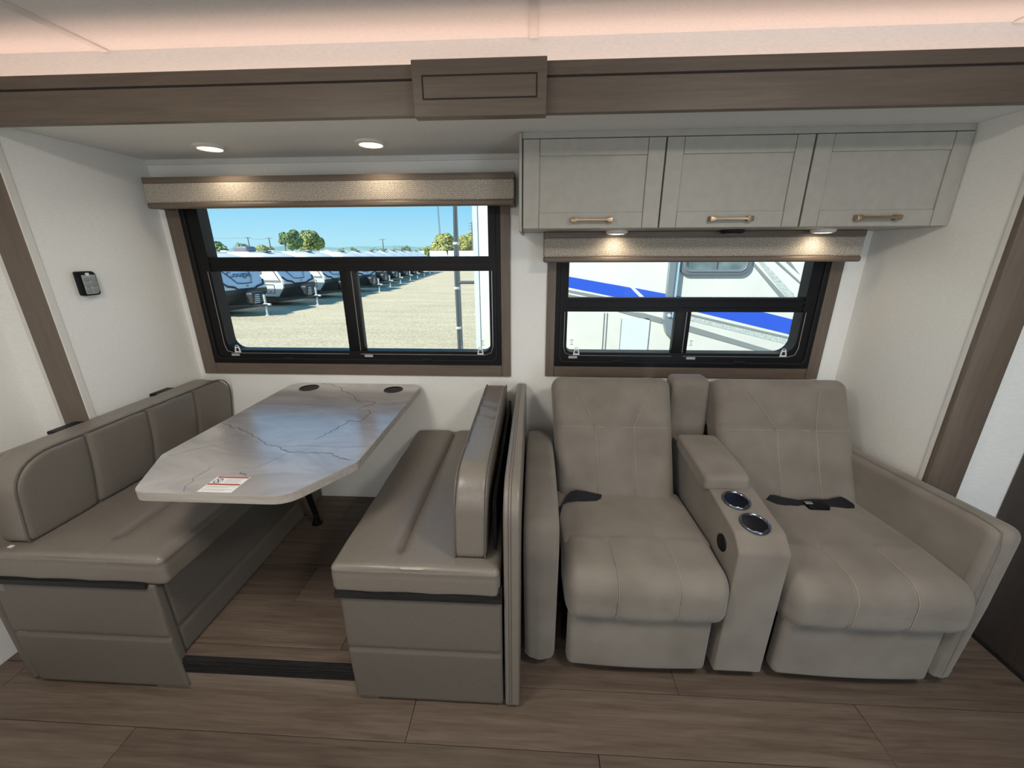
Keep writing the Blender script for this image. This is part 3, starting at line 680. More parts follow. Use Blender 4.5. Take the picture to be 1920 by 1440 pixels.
def veins(lst, wd, mm, nm):
    g = G()
    for pts in lst: g.add(*strip(pts, wd, .0006, .8698, .007))
    make(nm, g, mm, top)
V1 = [(-1.315, 1.498), (-1.252, 1.47), (-1.225, 1.447), (-1.198, 1.444), (-1.16, 1.419), (-1.107, 1.391), (-1.068, 1.364), (-1.028, 1.337), (-1.002, 1.311), (-.969, 1.3), (-.936, 1.292), (-.911, 1.27), (-.875, 1.255), (-.826, 1.254), (-.764, 1.249), (-.726, 1.251), (-.69, 1.231), (-.654, 1.215), (-.609, 1.204)]
V2 = [(-1.163, 2.04), (-1.135, 2.030), (-1.081, 2.017), (-1.044, 1.985), (-1.01, 1.96), (-.974, 1.91), (-.928, 1.874), (-.888, 1.84), (-.863, 1.79), (-.832, 1.774), (-.793, 1.775), (-.757, 1.766), (-.754, 1.738), (-.784, 1.716), (-.801, 1.674)]
V3 = [(-.751, 1.672), (-.721, 1.625), (-.721, 1.579), (-.731, 1.535), (-.766, 1.542), (-.786, 1.541), (-.785, 1.499), (-.797, 1.482), (-.808, 1.434), (-.815, 1.397), (-.831, 1.353)]
V6 = [(-.949, 1.115), (-.937, 1.1), (-.915, 1.087)]
V4 = [(-.869, 1.252), (-.883, 1.211), (-.905, 1.165), (-.929, 1.126)]
V5 = [(-.927, 1.292), (-.867, 1.304), (-.779, 1.302), (-.606, 1.309)]
V7 = [(-1.084, 1.359), (-1.134, 1.312), (-1.199, 1.283), (-1.245, 1.249), (-1.266, 1.217), (-1.29, 1.21)]
V8 = [(-1.069, 1.152), (-1.073, 1.104), (-1.078, 1.065), (-1.05, 1.002), (-1.042, .99)]
veins([V1, V2, V6], .0036, 'vein', 'marble_vein'); veins([V3], .0034, 'vein', 'marble_vein'); veins([V4, V5, V7, V8], .0030, 'veinlight', 'marble_vein')
for hx, hy, hr in CUPS:
    make('cup_holder', G().add(*lathe([(hr+.006, .8702), (hr+.006, .8722), (hr-.001, .8725), (hr-.004, .868), (hr-.006, .80), (.003, .798), (.002, .796), (hr-.004, .796), (hr-.002, .868)], (hx, hy, 0), 28)), 'black', tb, smooth=True, label='black plastic cup holder let into the table')
# sticker
st = make('warning_sticker', gbox(-1.005, -.897, .994, 1.082, .8702, .8706), 'paper', tb, label='white warning sticker with two red bars and a crossed-out circle')
g = G(); g.add(*box(-1.001, -.900, 1.0725, 1.0805, .8706, .8708)); g.add(*box(-1.004, -.900, 1.032, 1.040, .8706, .8708))
make('red_bar', g, 'red', st)
g = G().add(*ring([(-.985+.014*math.cos(k*PI/10), 1.0555+.014*math.sin(k*PI/10)) for k in range(20)], [(-.985+.0115*math.cos(k*PI/10), 1.0555+.0115*math.sin(k*PI/10)) for k in range(20)], .8706, .8708, 2))
for s_ in (-1, 1): g.add(*prism([(-.985-.010, 1.0555-s_*.010), (-.985-.0075, 1.0555-s_*.0115), (-.985+.010, 1.0555+s_*.010), (-.985+.0075, 1.0555+s_*.0115)], .8706, .8708, 2))
make('crossed_circle', g, 'rvline', st)
g = G()
for k, yv in enumerate((1.064, 1.058, 1.052, 1.046)): g.add(*box(-.962, -.908-.006*(k % 2), yv, yv+.0022, .8706, .8708))
for k, yv in enumerate((1.024, 1.018, 1.008, 1.002)): g.add(*box(-.999, -.906-.02*(k % 2), yv, yv+.0022, .8706, .8708))
make('fine_print', g, 'labelgrey', st)
# folding leg and wall cleat
lg = make('leg', G().add(*tube([(-1.185, 1.660, .842), (-1.178, 1.75, .45), (-1.165, 1.79, .20), (-1.165, 1.79, .152)], [.020, .018, .014, .018], 10)), 'black', tb, smooth=True)
make('leg_clip', G().add(*tube([(-1.150+.012*math.cos(a), 1.772, .185+.030*math.sin(a)) for a in np.linspace(0, 2*PI, 14)[:-1]], .004, 6, True)), 'blackmatte', lg)
make('foot', G().add(*lathe([(.028, ZS), (.028, ZS+.006), (.016, ZS+.014)], (-1.165, 1.79, 0), 16)), 'black', lg)
make('wall_cleat', gbox(-1.26, -.66, YB-.030, YB-.001, .800, .8405), 'blackmatte', tb)

# ------------------------------------------------------------------ reclining sofa
so = thing('reclining_sofa', 'taupe suede two-seat reclining sofa with a centre console', 'sofa', (.77, 1.6, 0))
def seat_block(tag_, x0, x1, shear, seams, side):
    """front footrest cushion, rear seat, front panel, backrest for one place"""
    def wp(P):
        Q = P.copy(); Q[:, 0] += shear*(1.62-P[:, 1]); return Q
    def wpr(P):   # rolled front edge of the footrest
        Q = wp(P); d = np.clip((1.28-P[:, 1])/.20, 0, 1); return Q
    cx = (x0+x1)/2; wd = x1-x0
    # front cushion
    fy0, fy1, fz0, fz1, fr_ = 1.100, 1.345, .287, .512, .070
    cyf, czf = (fy0+fy1)/2, (fz0+fz1)/2
    def puff(xl): return .008*np.cos(np.clip(xl/wd, -.5, .5)*PI)
    def df(P, N):
        fr = (N[:, 1] < -.25) | (N[:, 2] > .4)
        o = puff(P[:, 0])*fr
        for sxx in seams: o = o-(.0055*gauss(P[:, 0]+cx-sxx, .0045)+.0035*gauss(P[:, 0]+cx-sxx, .028))*fr
        return o+.0012*np.sin(P[:, 0]*37)*np.sin(P[:, 2]*41)
    def slope(P):
        Q = wp(P); Q[:, 2] -= .020*np.clip((1.30-P[:, 1])/.20, 0, 1)*(P[:, 2] > czf); return Q
    ft = make('footrest', G().add(*rbox((cx, cyf, czf), (wd, fy1-fy0, fz1-fz0), (.045, fr_, fr_), .0085, disp=df, warp=slope, nr=7)), 'suede', so, smooth=True)
    for sxx in seams:
        pts = []; o_ = sxx+.007; e_ = float(puff(np.array([sxx-cx]))[0])-.0030
        for a in np.linspace(0, PI/2, 9): pts.append((o_, fy0+fr_-(fr_+e_)*math.cos(a), fz1-fr_+(fr_+e_)*math.sin(a)))
        pts = [(o_, fy0-e_, fz0+.05), (o_, fy0-e_, fz0+.10)]+pts+[(o_, 1.22, fz1+e_), (o_, 1.268, fz1+e_)]
        make('stitching', G().add(*tube(slope(np.array(pts)).tolist(), .0011, 4)), 'thread', ft)
    # rear seat
    def dr(P, N):
        o = .010*np.cos(P[:, 0]/wd*PI)*(N[:, 2] > .4)
        o -= .006*gauss(P[:, 1]+.02, .03)*(N[:, 2] > .4)*0
        return o
    make('seat', G().add(*rbox((cx, 1.452, .446), (wd-.012, .352, .116), (.03, .018, .016), .02, disp=dr, warp=wp)), 'suede', so, smooth=True)
    # front panel below the footrest
    def dp(P, N): return .008*np.cos(P[:, 0]/wd*PI)*(N[:, 1] < -.3)
    make('front_panel', G().add(*rbox((cx-.008, 1.166, .178), (wd-.05, .060, .262), (.024, .026, .024), .02, disp=dp, warp=wp)), 'suede', so, smooth=True)
    make('base_frame', G().add(*rbox((cx, 1.52, .20), (wd-.06, .62, .36), .01, .2, warp=wp, nr=1)), 'blackmatte', so)
    for fy in (1.30, 1.80):
        for fx in (x0+.05, x1-.05): make('foot', gbox(fx-.02, fx+.02, fy-.02, fy+.02, 0, .06), 'blackmatte', so)
def backrest(x0, x1, x0t, x1t, sl, sr, tl, tr_):
    """reclined slab with a horizontal seam and two kinked vertical seams"""
    cx = (x0+x1)/2; wd = x1-x0; hh = .60; th = .17
    zb = .455; lean = math.radians(24)
    zsm = .8-.0                                     # world height of the cross seam
    def place(P):
        # local: x across, y depth (front -), z up the slab from 0..hh
        Q = P.copy(); k = P[:, 2]/hh
        xl = x0+(x0t-x0)*k; xr = x1+(x1t-x1)*k
        Q[:, 0] = xl+(P[:, 0]/wd+.5)*(xr-xl)
        Q[:, 1] = 1.555+P[:, 2]*math.sin(lean)+(P[:, 1]+th/2)*math.cos(lean)
        Q[:, 2] = zb+P[:, 2]*math.cos(lean)-(P[:, 1]+th/2)*math.sin(lean)
        return Q
    hs = (.795-zb)/math.cos(lean)
    def vx(z, s_): 
        u0, u1 = (sl, tl) if s_ < 0 else (sr, tr_)
        k = np.clip((z-hs)/(hh-hs), 0, 1); return u0+(u1-u0)*k
    def db(P, N):
        z = P[:, 2]+hh/2; u = P[:, 0]/wd+.5; fr = (N[:, 1] < -.4)
        o = .014*np.sin(np.clip(u, 0, 1)*PI)*np.sin(np.clip(z/hh, 0, 1)*PI)*fr
        o -= (.005*gauss(z-hs, .005)+.0025*gauss(z-hs, .025))*fr*((u < sl+.0) | (u > sr) | True)
        for s_ in (-1, 1):
            du = (u-vx(z, s_))*wd
            o -= (.005*gauss(du, .005)+.0025*gauss(du, .025))*fr
        return o
    def wp(P):
        Q = P.copy(); Q[:, 2] += hh/2; return place(Q)
    bk = make('backrest', G().add(*rbox((0, 0, 0), (wd, th, hh), (.045, .05, .05), .0115, disp=db, warp=wp, nr=5)), 'suede', so, smooth=True)
    # stitched thread beside the seams
    def line(pts):
        A = np.array([[(u-.5)*wd, -th/2-.0085*math.sin(u*PI)*math.sin(max(0, min(1, z/hh))*PI)-.0012, z] for u, z in pts]); return place(A).tolist()
    for s_ in (-1, 1):
        pts = [(float(vx(z, s_))+.008/wd, z) for z in np.linspace(.05, hh-.06, 24)]
        make('stitching', G().add(*tube(line(pts), .0011, 4)), 'thread', bk)
    make('stitching', G().add(*tube(line([(u, hs-.007) for u in np.linspace(.06, .94, 20)]), .0011, 4)), 'thread', bk)
seat_block('l', .104, .672, .045, (.275, .486), -1)
seat_block('r', .835, 1.432, .115, (1.025, 1.215), 1)
backrest(.128, .648, .088, .640, .33, .65, .135, .86)
backrest(.862, 1.440, .835, 1.428, .40, .69, .16, .76)
# left arm
ap = rpoly([(1.150, .052), (1.140, .30), (1.135, .56), (1.165, .665), (1.42, .708), (1.78, .695), (1.94, .66), (1.94, .052)], [.01, .1, .10, .06, .2, .1, .04, .01], 6)
def armx(P, xi, xo): return P
def arm(x0, x1, shear, name_label, puff=.006):
    v, f_ = prism(ap, 0, 1, 0)
    g = G()
    # subdivided across so the face can swell
    n = 10; vv = []; ff = []; m_ = len(ap)
    cyp = sum(p[0] for p in ap)/m_; czp = sum(p[1] for p in ap)/m_
    # inset profile copies give the rounded edges
    def ins(d):
        o = []
        for i, p in enumerate(ap):
            a = Vector(ap[i-1]); b_ = Vector(ap[(i+1) % m_]); tt = (b_-a).normalized(); nn = Vector((-tt.y, tt.x))
            c_ = Vector((cyp, czp))-Vector(p)
            if nn.dot(c_) < 0: nn = -nn
            o.append(Vector(p)+nn*d)
        return o
    R_ = .030; wd = x1-x0
    rings_ = []
    for a in np.linspace(0, PI/2, 6): rings_.append((R_*(1-math.sin(a)), R_*(1-math.cos(a))))
    seq = [(x0+dx, d) for d, dx in [(r0, r1) for r0, r1 in rings_]]
    seq = [(x0+R_*(1-math.cos(a)), R_*(1-math.sin(a))) for a in np.linspace(0, PI/2, 6)]
    seq += [(x0+R_+(wd-2*R_)*t, -puff*math.sin(t*PI)) for t in (.25, .5, .75)]
    seq += [(x1-R_*(1-math.cos(a)), R_*(1-math.sin(a))) for a in np.linspace(PI/2, 0, 6)]
    for x, d in seq:
        q = ins(d)
        for p in q:
            taper = .010*max(0, 1-p.y/.5)
            xx = x+(taper if x < (x0+x1)/2 else -taper*.2)
            vv.append((xx+shear*(1.62-p.x), p.x, p.y))
    for k in range(len(seq)-1):
        ff += [(k*m_+i, k*m_+(i+1) % m_, (k+1)*m_+(i+1) % m_, (k+1)*m_+i) for i in range(m_)]
    ff += [tuple(range(m_))[::-1], tuple(range((len(seq)-1)*m_, len(seq)*m_))]
    return make('armrest', g.add(vv, ff), 'suede', so, smooth=True, label=name_label)
arm(-.026, .100, .0, None)
ap = rpoly([(1.150, .052), (1.135, .40), (1.130, .715), (1.42, .707), (1.78, .695), (1.94, .67), (1.94, .052)], [.01, .1, .045, .2, .1, .04, .01], 6)
ra = arm(1.412, 1.506, .115, None, .004)
make('stitching', G().add(*tube([(1.428+.115*(1.62-y), y, z) for y, z in ((1.125, .10), (1.122, .4), (1.124, .65), (1.134, .7055), (1.2, .7165), (1.42, .7115), (1.75, .7005))], .0012, 4)), 'piping', ra)
# console
cp = rpoly([(1.135, .052), (1.128, .600), (1.180, .645), (1.40, .676), (1.78, .690), (1.92, .69), (1.92, .052)], [.012, .03, .03, .1, .05, .02, .01], 5)
def cprism(x0, x1): 
    return G().add(*prism(cp, x0, x1, 0))
co = make('console', cprism(.690, .862), 'suede', so, bevel=.020, seg=4)
make('console_lid', G().add(*rbox((.758, 1.570, .704), (.176, .360, .066), (.018, .03, .020), .02, warp=lambda P: np.stack([P[:, 0]+(1.57-P[:, 1])*-.02, P[:, 1], P[:, 2]+(P[:, 1]-1.57)*.05], 1), disp=lambda P, N: .004*(N[:, 2] > .5)*np.cos(P[:, 1]/.36*PI))), 'suede', co, smooth=True)
def cup(y, z, x):
    r = .041
    tilt = math.atan2(.031, .22)
    v, f_ = lathe([(r+.008, .001), (r+.008, .006), (r+.004, .009), (r, .007), (r-.003, .0), (r-.004, -.004)], (0, 0, 0), 32)
    v = [(x+a, y+b_*math.cos(tilt)-c_*math.sin(tilt), z+b_*math.sin(tilt)+c_*math.cos(tilt)) for a, b_, c_ in v]
    h = make('cup_holder', G().add(v, f_[:-2]), 'cuprim', co, smooth=True, label='chrome-rimmed dark cup holder')
    v, f_ = lathe([(r-.0032, .0055), (r-.0045, .004), (r-.012, .0028), (.010, .0024)], (0, 0, 0), 32)
    v = [(x+a, y+b_*math.cos(tilt)-c_*math.sin(tilt), z+b_*math.sin(tilt)+c_*math.cos(tilt)) for a, b_, c_ in v]
    make('cup_well', G().add(v, f_), 'cup', h, smooth=True)
cup(1.328, .6665, .762); cup(1.214, .6505, .775)
pb = make('power_button', G().add(*lathe([(.031, 0), (.031, -.004), (.027, -.0065), (.022, -.005), (.021, -.0045), (.019, -.007), (.004, -.0075)], (.689, 1.236, .553), 28, 0)), 'black', co, smooth=True, label='round black recline button')
# back block between the two backrests and the frame behind
make('centre_back', G().add(*rbox((.752, 1.90, .72), (.180, .12, .520), (.03, .035, .035), .03, disp=lambda P, N: .008*np.cos(P[:, 2]/.52*PI)*(N[:, 1] < -.4))), 'suede', so, smooth=True)
make('back_frame', gbox(.16, 1.38, 1.86, 1.96, .06, .70), 'blackmatte', so)
# seat belts
def ribbon(pts, wdt, th=.003):
    v = []; f_ = []
    for i, (p, sdir) in enumerate(pts):
        p = Vector(p); s_ = Vector(sdir).normalized()*wdt/2
        d = (Vector(pts[min(i+1, len(pts)-1)][0])-Vector(pts[max(i-1, 0)][0])).normalized(); n = d.cross(s_).normalized()*th/2
        v += [tuple(p+s_+n), tuple(p-s_+n), tuple(p-s_-n), tuple(p+s_-n)]
    for i in range(len(pts)-1):
        a, b_ = 4*i, 4*i+4; f_ += [(a+k, a+(k+1) % 4, b_+(k+1) % 4, b_+k) for k in range(4)]
    f_ += [(3, 2, 1, 0), tuple(range(len(v)-4, len(v)))]
    return v, f_
b1 = make('seat_belt', G().add(*ribbon([((.100, 1.425, .500), (.7, .45, .0)), ((.116, 1.465, .513), (.65, .6, .1)), ((.140, 1.508, .521), (.4, .8, .2)), ((.165, 1.535, .526), (.2, .8, .4)), ((.20, 1.548, .527), (.0, .8, .5)), ((.245, 1.550, .521), (-.1, .8, .45)), ((.285, 1.548, .516), (-.2, .8, .3)), ((.318, 1.556, .508), (-.3, .7, .2)), ((.345, 1.575, .500), (-.3, .6, .2))], .050, .004)), 'belt', so, smooth=True, label='black seat belt tucked at the left seat back')
make('buckle_tag', gbox(.096, .103, 1.402, 1.410, .498, .518), 'white', b1)
b2 = make('seat_belt', G().add(*ribbon([((1.02, 1.578, .502), (0, .8, .5)), ((1.06, 1.555, .520), (.1, .8, .6)), ((1.10, 1.545, .516), (.1, .8, .4)), ((1.16, 1.540, .512), (0, .9, .3)), ((1.22, 1.542, .514), (0, .8, .5)), ((1.28, 1.545, .513), (0, .8, .4)), ((1.34, 1.552, .522), (-.1, .8, .6)), ((1.375, 1.56, .512), (-.2, .8, .3)), ((1.40, 1.575, .502), (-.2, .8, .2))], .054, .005)), 'belt', so, smooth=True, label='black seat belt with silver buckle on the right seat')
make('buckle', G().add(*rbox((1.215, 1.530, .517), (.085, .045, .022), .006, .05, nr=2)), 'black', b2, smooth=True)
make('buckle_tag', G().add(*rbox((1.180, 1.532, .531), (.030, .018, .006), .002, .05, nr=1)), 'steel', b2)
make('buckle_tag', G().add(*rbox((1.262, 1.500, .508), (.028, .012, .008), .002, .05, nr=1)), 'steel', b2)

# ------------------------------------------------------------------ outdoors
GZ = -1.30
g = G(); nx, ny = 40, 40
make('ground', G().add([(-900, -60, GZ), (900, -60, GZ), (900, 1500, GZ), (-900, 1500, GZ)], [(0, 1, 2, 3)]), 'gravel', kind='structure')
make('trailer_floor_skirt', gbox(-2.3, 2.7, -1.2, 2.12, -.40, -.062), 'rvwhite', kind='structure')

# neighbour trailer, long side facing the windows at y = 4.5
YN = 4.5
nb = thing('neighbour_trailer', 'white trailer with blue swoosh stripes close outside the right window', 'trailer', (5, 5.7, GZ))
make('body', gbox(-.645, 11.0, YN, 6.95, GZ+.45, 2.55), 'nbwhite', nb, bevel=.02)
make('corner_trim', gbox(-.652, -.60, YN-.008, YN+.03, GZ+.45, 2.55), 'paleplate', nb)
make('undercarriage', gbox(-.3, 10.5, YN+.3, 6.6, GZ+.0, GZ+.46), 'rvblack', nb)
def decal(nm, pts, mm, lev=1):
    e_ = .003*lev
    make(nm, G().add(*prism(pts, YN-e_, YN-e_+.0028, 1)), mm, nb)
decal('blue_stripe', [(-.20, 1.401), (.365, 1.302), (1.039, 1.185), (1.153, 1.078), (1.21, 1.03), (.929, 1.077), (.369, 1.189), (-.20, 1.291)], 'blue')
decal('blue_stripe', [(1.086, 1.181), (1.605, 1.086), (2.513, .918), (2.812, .846), (2.896, .774), (2.98, .70), (2.96, .648), (2.895, .663), (1.823, .916), (1.56, .975), (1.207, 1.078)], 'blue')
decal('grey_stripe', [(-.20, 1.260), (.37, 1.162), (.693, 1.104), (.835, 1.077), (.695, 1.073), (.371, 1.139), (-.20, 1.240)], 'rvgrey', 2)
decal('grey_stripe', [(-.20, 1.215), (.364, 1.117), (.491, 1.092), (.60, 1.060), (.366, 1.06), (-.20, 1.155)], 'rvgrey', 2)
decal('grey_stripe', [(.90, .935), (1.2, .914), (1.553, .821), (1.739, .768), (2.565, .529), (2.86, .447), (2.70, .44), (2.575, .475), (1.743, .703), (1.56, .761), (1.10, .880)], 'rvgrey', 2)
decal('grey_stripe', [(1.45, .972), (1.743, .898), (2.893, .637), (2.95, .624), (2.95, .600), (2.889, .615), (1.745, .878), (1.45, .95)], 'rvgrey', 2)
decal('speckled_stripe', [(1.45, .945), (1.733, .875), (2.89, .611), (2.95, .597), (2.95, .537), (2.881, .554), (1.735, .828), (1.45, .895)], 'speckle')
decal('grey_stripe', [(2.06, 1.62), (2.10, 1.62), (2.285, 1.443), (2.679, 1.081), (2.85, .93), (2.79, .93), (2.619, 1.081), (2.249, 1.443)], 'rvgrey', 2)
decal('speckled_stripe', [(2.15, 1.62), (2.20, 1.62), (2.397, 1.431), (2.799, 1.081), (2.95, .95), (2.85, .93), (2.687, 1.081), (2.332, 1.443)], 'speckle')
decal('grey_stripe', [(2.29, 1.62), (2.32, 1.62), (2.531, 1.448), (2.888, 1.17), (2.95, 1.12), (2.94, 1.108), (2.882, 1.158), (2.496, 1.448)], 'rvgrey', 2)
decal('grey_stripe', [(2.44, 1.62), (2.52, 1.60), (2.652, 1.448), (2.769, 1.321), (2.605, 1.448)], 'rvgrey', 2)
decal('hatch_panel', rrect(.975, 1.28, .30, .855, .03), 'paleplate', 2)
for x in (.776, .808, 1.281, .969): decal('seam_line', [(x, .30), (x+.006, .30), (x+.004, .915 if x < .9 else .85), (x-.002, .915 if x < .9 else .85)], 'rvgrey', 3)
wn = make('side_window', G().add(*ring(rrect(1.52, 2.262, 1.312, 1.86, .11), rrect(1.60, 2.19, 1.372, 1.80, .06), YN-.03, YN, 1)), 'ac', nb, bevel=.006)
make('pane', gbox(1.58, 2.21, YN-.012, YN-.006, 1.35, 1.82), 'darkglass', wn)
make('sash_bar', gbox(1.865, 1.905, YN-.028, YN-.004, 1.365, 1.81), 'ac', wn)
make('inner_bead', G().add(*tube([(x, YN-.03, z) for x, z in rrect(1.575, 2.21, 1.352, 1.82, .07)], .008, 5, True)), 'armgrey', wn)
aw = make('awning_arm', G().add(*prism([(1.403, 1.75), (1.470, 1.75), (1.470, .86), (1.416, .86)], YN-.08, YN-.015, 1)), 'armgrey', nb, label='grey folded awning arm')
make('rail', gbox(1.472, 1.515, YN-.06, YN-.015, .80, 1.75), 'armblue', aw)
make('foot', G().add(*prism(rpoly([(1.40, .86), (1.53, .86), (1.535, .70), (1.50, .67), (1.45, .70)], [.01, .01, .03, .03, .03]), YN-.09, YN-.02, 1)), 'armgrey', aw)
make('bolt', G().add(*lathe([(.018, -.10), (.018, -.08)], (1.455, YN, .90), 10, 1)), 'clamp', aw)
# ladder on its end wall
ld = make('ladder', G().add(*tube([(-.868, 4.6, -.5), (-.868, 4.6, .70), (-.868, 4.6, 1.30), (-.842, 4.6, 2.2)], .024, 10)), 'pipe', nb, smooth=True, label='dark tube ladder rail with pale clamps')
make('rail', G().add(*tube([(-.908, 4.95, -.5), (-.908, 4.95, 2.2)], .020, 10)), 'pipe', ld, smooth=True)
for z in (.72, 1.17, 1.645): make('clamp', G().add(*lathe([(.030, -.014), (.034, -.008), (.034, .008), (.030, .014)], (-.868+(.012 if z > 1.5 else 0), 4.6, z), 12)), 'clamp', ld)
for z in (.10, 1.232): make('bracket', G().add(*tube([(-.868, 4.6, z), (-.70, 4.6, z), (-.643, 4.6, z)], .018, 8)), 'pipe', ld)
for k, z in enumerate((-.2, .43)): make('rung', G().add(*tube([(-.868, 4.6, z), (-.908, 4.95, z)], .016, 8)), 'pipe', ld)

# row of travel trailers, noses towards the lane
def trailer_mesh(root, lx, ly, lz, yaw, detail=True, rise=0, unit=False):
    """local x forward from the jack foot, y across, z up"""
    ca, sa = math.cos(yaw), math.sin(yaw)
    def W(v): return [(lx+x*ca-y*sa, ly+x*sa+y*ca, lz+z) for x, y, z in v]
    def add(nm, vf, mm, par=None, **k): return make(nm, G().add(W(vf[0]), vf[1]), mm, par or root, **k)
    H = 1.18; nx_ = -.95
    body = [(-8.5, .55), (nx_-.55, .55), (nx_-.10, 1.05), (nx_-.10, 1.45), (nx_-.72, 2.35), (nx_-1.25, 2.70), (nx_-2.1, 2.88+rise), (-8.5, 2.90+rise)]
    bd = add('body', prism(body, -H, H, 1), 'rvwhite', smooth=True, bevel=.05, seg=3)
    add('roof', box(-8.5, nx_-2.1, -H+.03, H-.03, 2.86+rise, 2.92+rise), 'rvroof')
    def cap(pts, y0, y1, dz=.012):
        # sheet wrapped over the nose profile, slightly narrower towards its edges
        n = len(pts); v = []; f_ = []
        for (x, z) in pts:
            for yy in (y0, y0*.5+y1*.5, y1): v.append((x+.06*(1-(yy/H)**2), yy, z))
        for i in range(n-1):
            for j in range(2): f_.append((3*i+j, 3*i+j+1, 3*i+j+4, 3*i+j+3))
        m_ = len(v); v2 = [(x-.03, y, z-.01) for x, y, z in v]
        f_ += [tuple(q+m_ for q in r_[::-1]) for r_ in f_]
        per = [0, 1, 2]+[3*i+2 for i in range(1, n)]+[3*n-2, 3*n-3]+[3*i for i in range(n-2, 0, -1)]
        f_ += [(per[i], per[i-1], per[i-1]+m_, per[i]+m_) for i in range(len(per))]
        return v+v2, f_
    add('nose_cap', cap([(nx_-.98, 2.545), (nx_-.70, 2.36), (nx_-.40, 1.92), (nx_-.06, 1.43), (nx_-.06, 1.22)], -H+.03, H-.03), 'rvcap', smooth=True)
    add('nose_mask', cap([(nx_-.04, 1.24), (nx_-.05, 1.04), (nx_-.52, .54)], -H+.01, H-.01), 'rvblack')
    add('underbody', box(-8.3, nx_-.7, -H+.15, H-.15, .25, .56), 'rvblack')
    for s_ in (-1, 1):
        add('tongue_beam', tube([(nx_-.9, s_*.85, .50), (.15, s_*.06, .52)], .05, 6), 'rvblack')
    add('jack', tube([(0, 0, .02), (0, 0, .60), (0, 0, 1.0)], [.045, .045, .055], 8), 'clamp')
    add('jack_foot', lathe([(.10, 0), (.10, .03), (.04, .05)], (0, 0, 0), 12), 'clamp')
    add('coupler', tube([(-.1, 0, .54), (.30, 0, .55)], [.06, .05], 8), 'clamp')
    tk = add('propane_cover', rbox((-.52, 0, .84), (.46, .74, .56), .12, .2, nr=3), 'rvblack', smooth=True)
    if detail:
        for k in range(5): add('rib', box(-.291, -.280, -.30+.02*k, .0, .62+.09*k, .66+.09*k), 'clamp', tk)
        # dark outlines on the cap
        def cappt(y, z):
            x = np.interp(z, [1.22, 1.43, 1.92, 2.36], [nx_-.06, nx_-.06, nx_-.40, nx_-.70]); return (float(x)+.06*(1-(y/H)**2)+.01, y, z)
        ln = [cappt(y, z) for y, z in ((-.95, 2.30), (-.62, 1.95), (-.38, 1.52), (0, 1.50), (.38, 1.52), (.62, 1.85), (.58, 2.30))]
        add('cap_outline', tube(ln, .028, 5), 'rvline')
        ln = [cappt(y, z) for y, z in ((-.30, 1.40), (0, 1.385), (.12, 1.40))]
        add('cap_badge', tube(ln[1:], .02, 5), 'rvline')
        add('mask_edge', tube([cappt(y, z) for y, z in ((-1.13, 1.62), (-.95, 1.42), (-.62, 1.36), (-.45, 1.24), (.45, 1.24), (.62, 1.34), (1.0, 1.42), (1.13, 1.62))], .05, 5), 'rvblack')
        # side: waist rail, hatch, window, end mask
        for s_ in (-1,):
            yy = -H-.012
            add('waist_rail', box(-8.4, nx_-.25, yy-.02, -H, 1.36, 1.45), 'rvgrey')
            add('hatch', ring(rrect(nx_-1.35, nx_-.72, .72, 1.22, .07), rrect(nx_-1.32, nx_-.75, .75, 1.19, .05), yy-.006, -H+.004, 1), 'rvline')
            add('hatch_latch', box(nx_-1.06, nx_-1.00, yy-.01, -H, .80, .86), 'rvline')
            add('side_window', prism(rrect(nx_-2.2, nx_-1.45, 1.75, 2.25, .06), yy-.01, -H, 1), 'darkglass')
            add('nose_edge', tube([(nx_-.30, yy, 1.46), (nx_-.86, yy, 2.3), (nx_-1.2, yy, 2.56)], .022, 5), 'rvline')
        if unit: add('roof_unit', rbox((-4.6, 0, 3.06+rise), (1.1, .72, .34), (.25, .1, .15), .3, nr=3), 'ac', smooth=True)
        add('roof_vent', box(-6.2, -5.8, -.2, .2, 2.90+rise, 3.0+rise), 'rvroof')
        add('roof_vent', box(-3.2, -2.8, -.25, .15, 2.90+rise, 2.98+rise), 'ac')
    return W, cappt if detail else None
jacks = [(-12.79, 18.76), (-12.48, 22.89), (-12.25, 27.0), (-11.93, 31.19), (-12.6, 35.6), (-13.1, 40.0), (-13.4, 44.3), (-13.8, 48.6), (-14.1, 52.8), (-14.4, 57.0), (-14.7, 61.2)]
ords = ['nearest', 'second', 'third', 'fourth', 'fifth', 'sixth', 'seventh', 'eighth', 'ninth', 'tenth', 'farthest']
for i, (jx, jy) in enumerate(jacks):
    lab = ('nearest travel trailer in the parked row, dark lettering on its pale blue nose' if i == 0 else f'{ords[i]} travel trailer from the camera in the row parked along the gravel lane')
    r_ = thing('travel_trailer', lab, 'trailer', (jx, jy, GZ), 'travel trailers parked in a row')
    yaw = math.radians(-13)
    W, cp_ = trailer_mesh(r_, jx, jy, GZ, yaw, rise=min(.22, .007*(jy-18)), unit=i < 2)
    if i == 0:
        cu = bpy.data.curves.new('lettering', 'FONT'); cu.body = 'Cougar'; cu.size = .42; cu.align_x = 'CENTER'; cu.extrude = .004
        to = bpy.data.objects.new('tmp', cu); COL.objects.link(to)
        me = bpy.data.meshes.new_from_object(to.evaluated_get(bpy.context.evaluated_depsgraph_get()))
        bpy.data.objects.remove(to)
        p0 = Vector(cp_(0, 1.80)); p1 = Vector(cp_(0, 2.1)); u_ = (p1-p0).normalized()
        vv = [tuple(p0+u_*v.co.y+Vector((.012+v.co.z, v.co.x, 0))) for v in me.vertices]
        make('lettering', G().add(W(vv), [tuple(p.vertices) for p in me.polygons]), 'rvline', r_)
far = [(-34, 74), (-29.5, 74.5), (-25, 75), (-20.8, 75), (-16.5, 75.4), (-12.4, 75.6), (-8.2, 76)]
fl_ = ['leftmost', 'second from left', 'third from left', 'middle', 'third from right', 'second from right', 'rightmost']
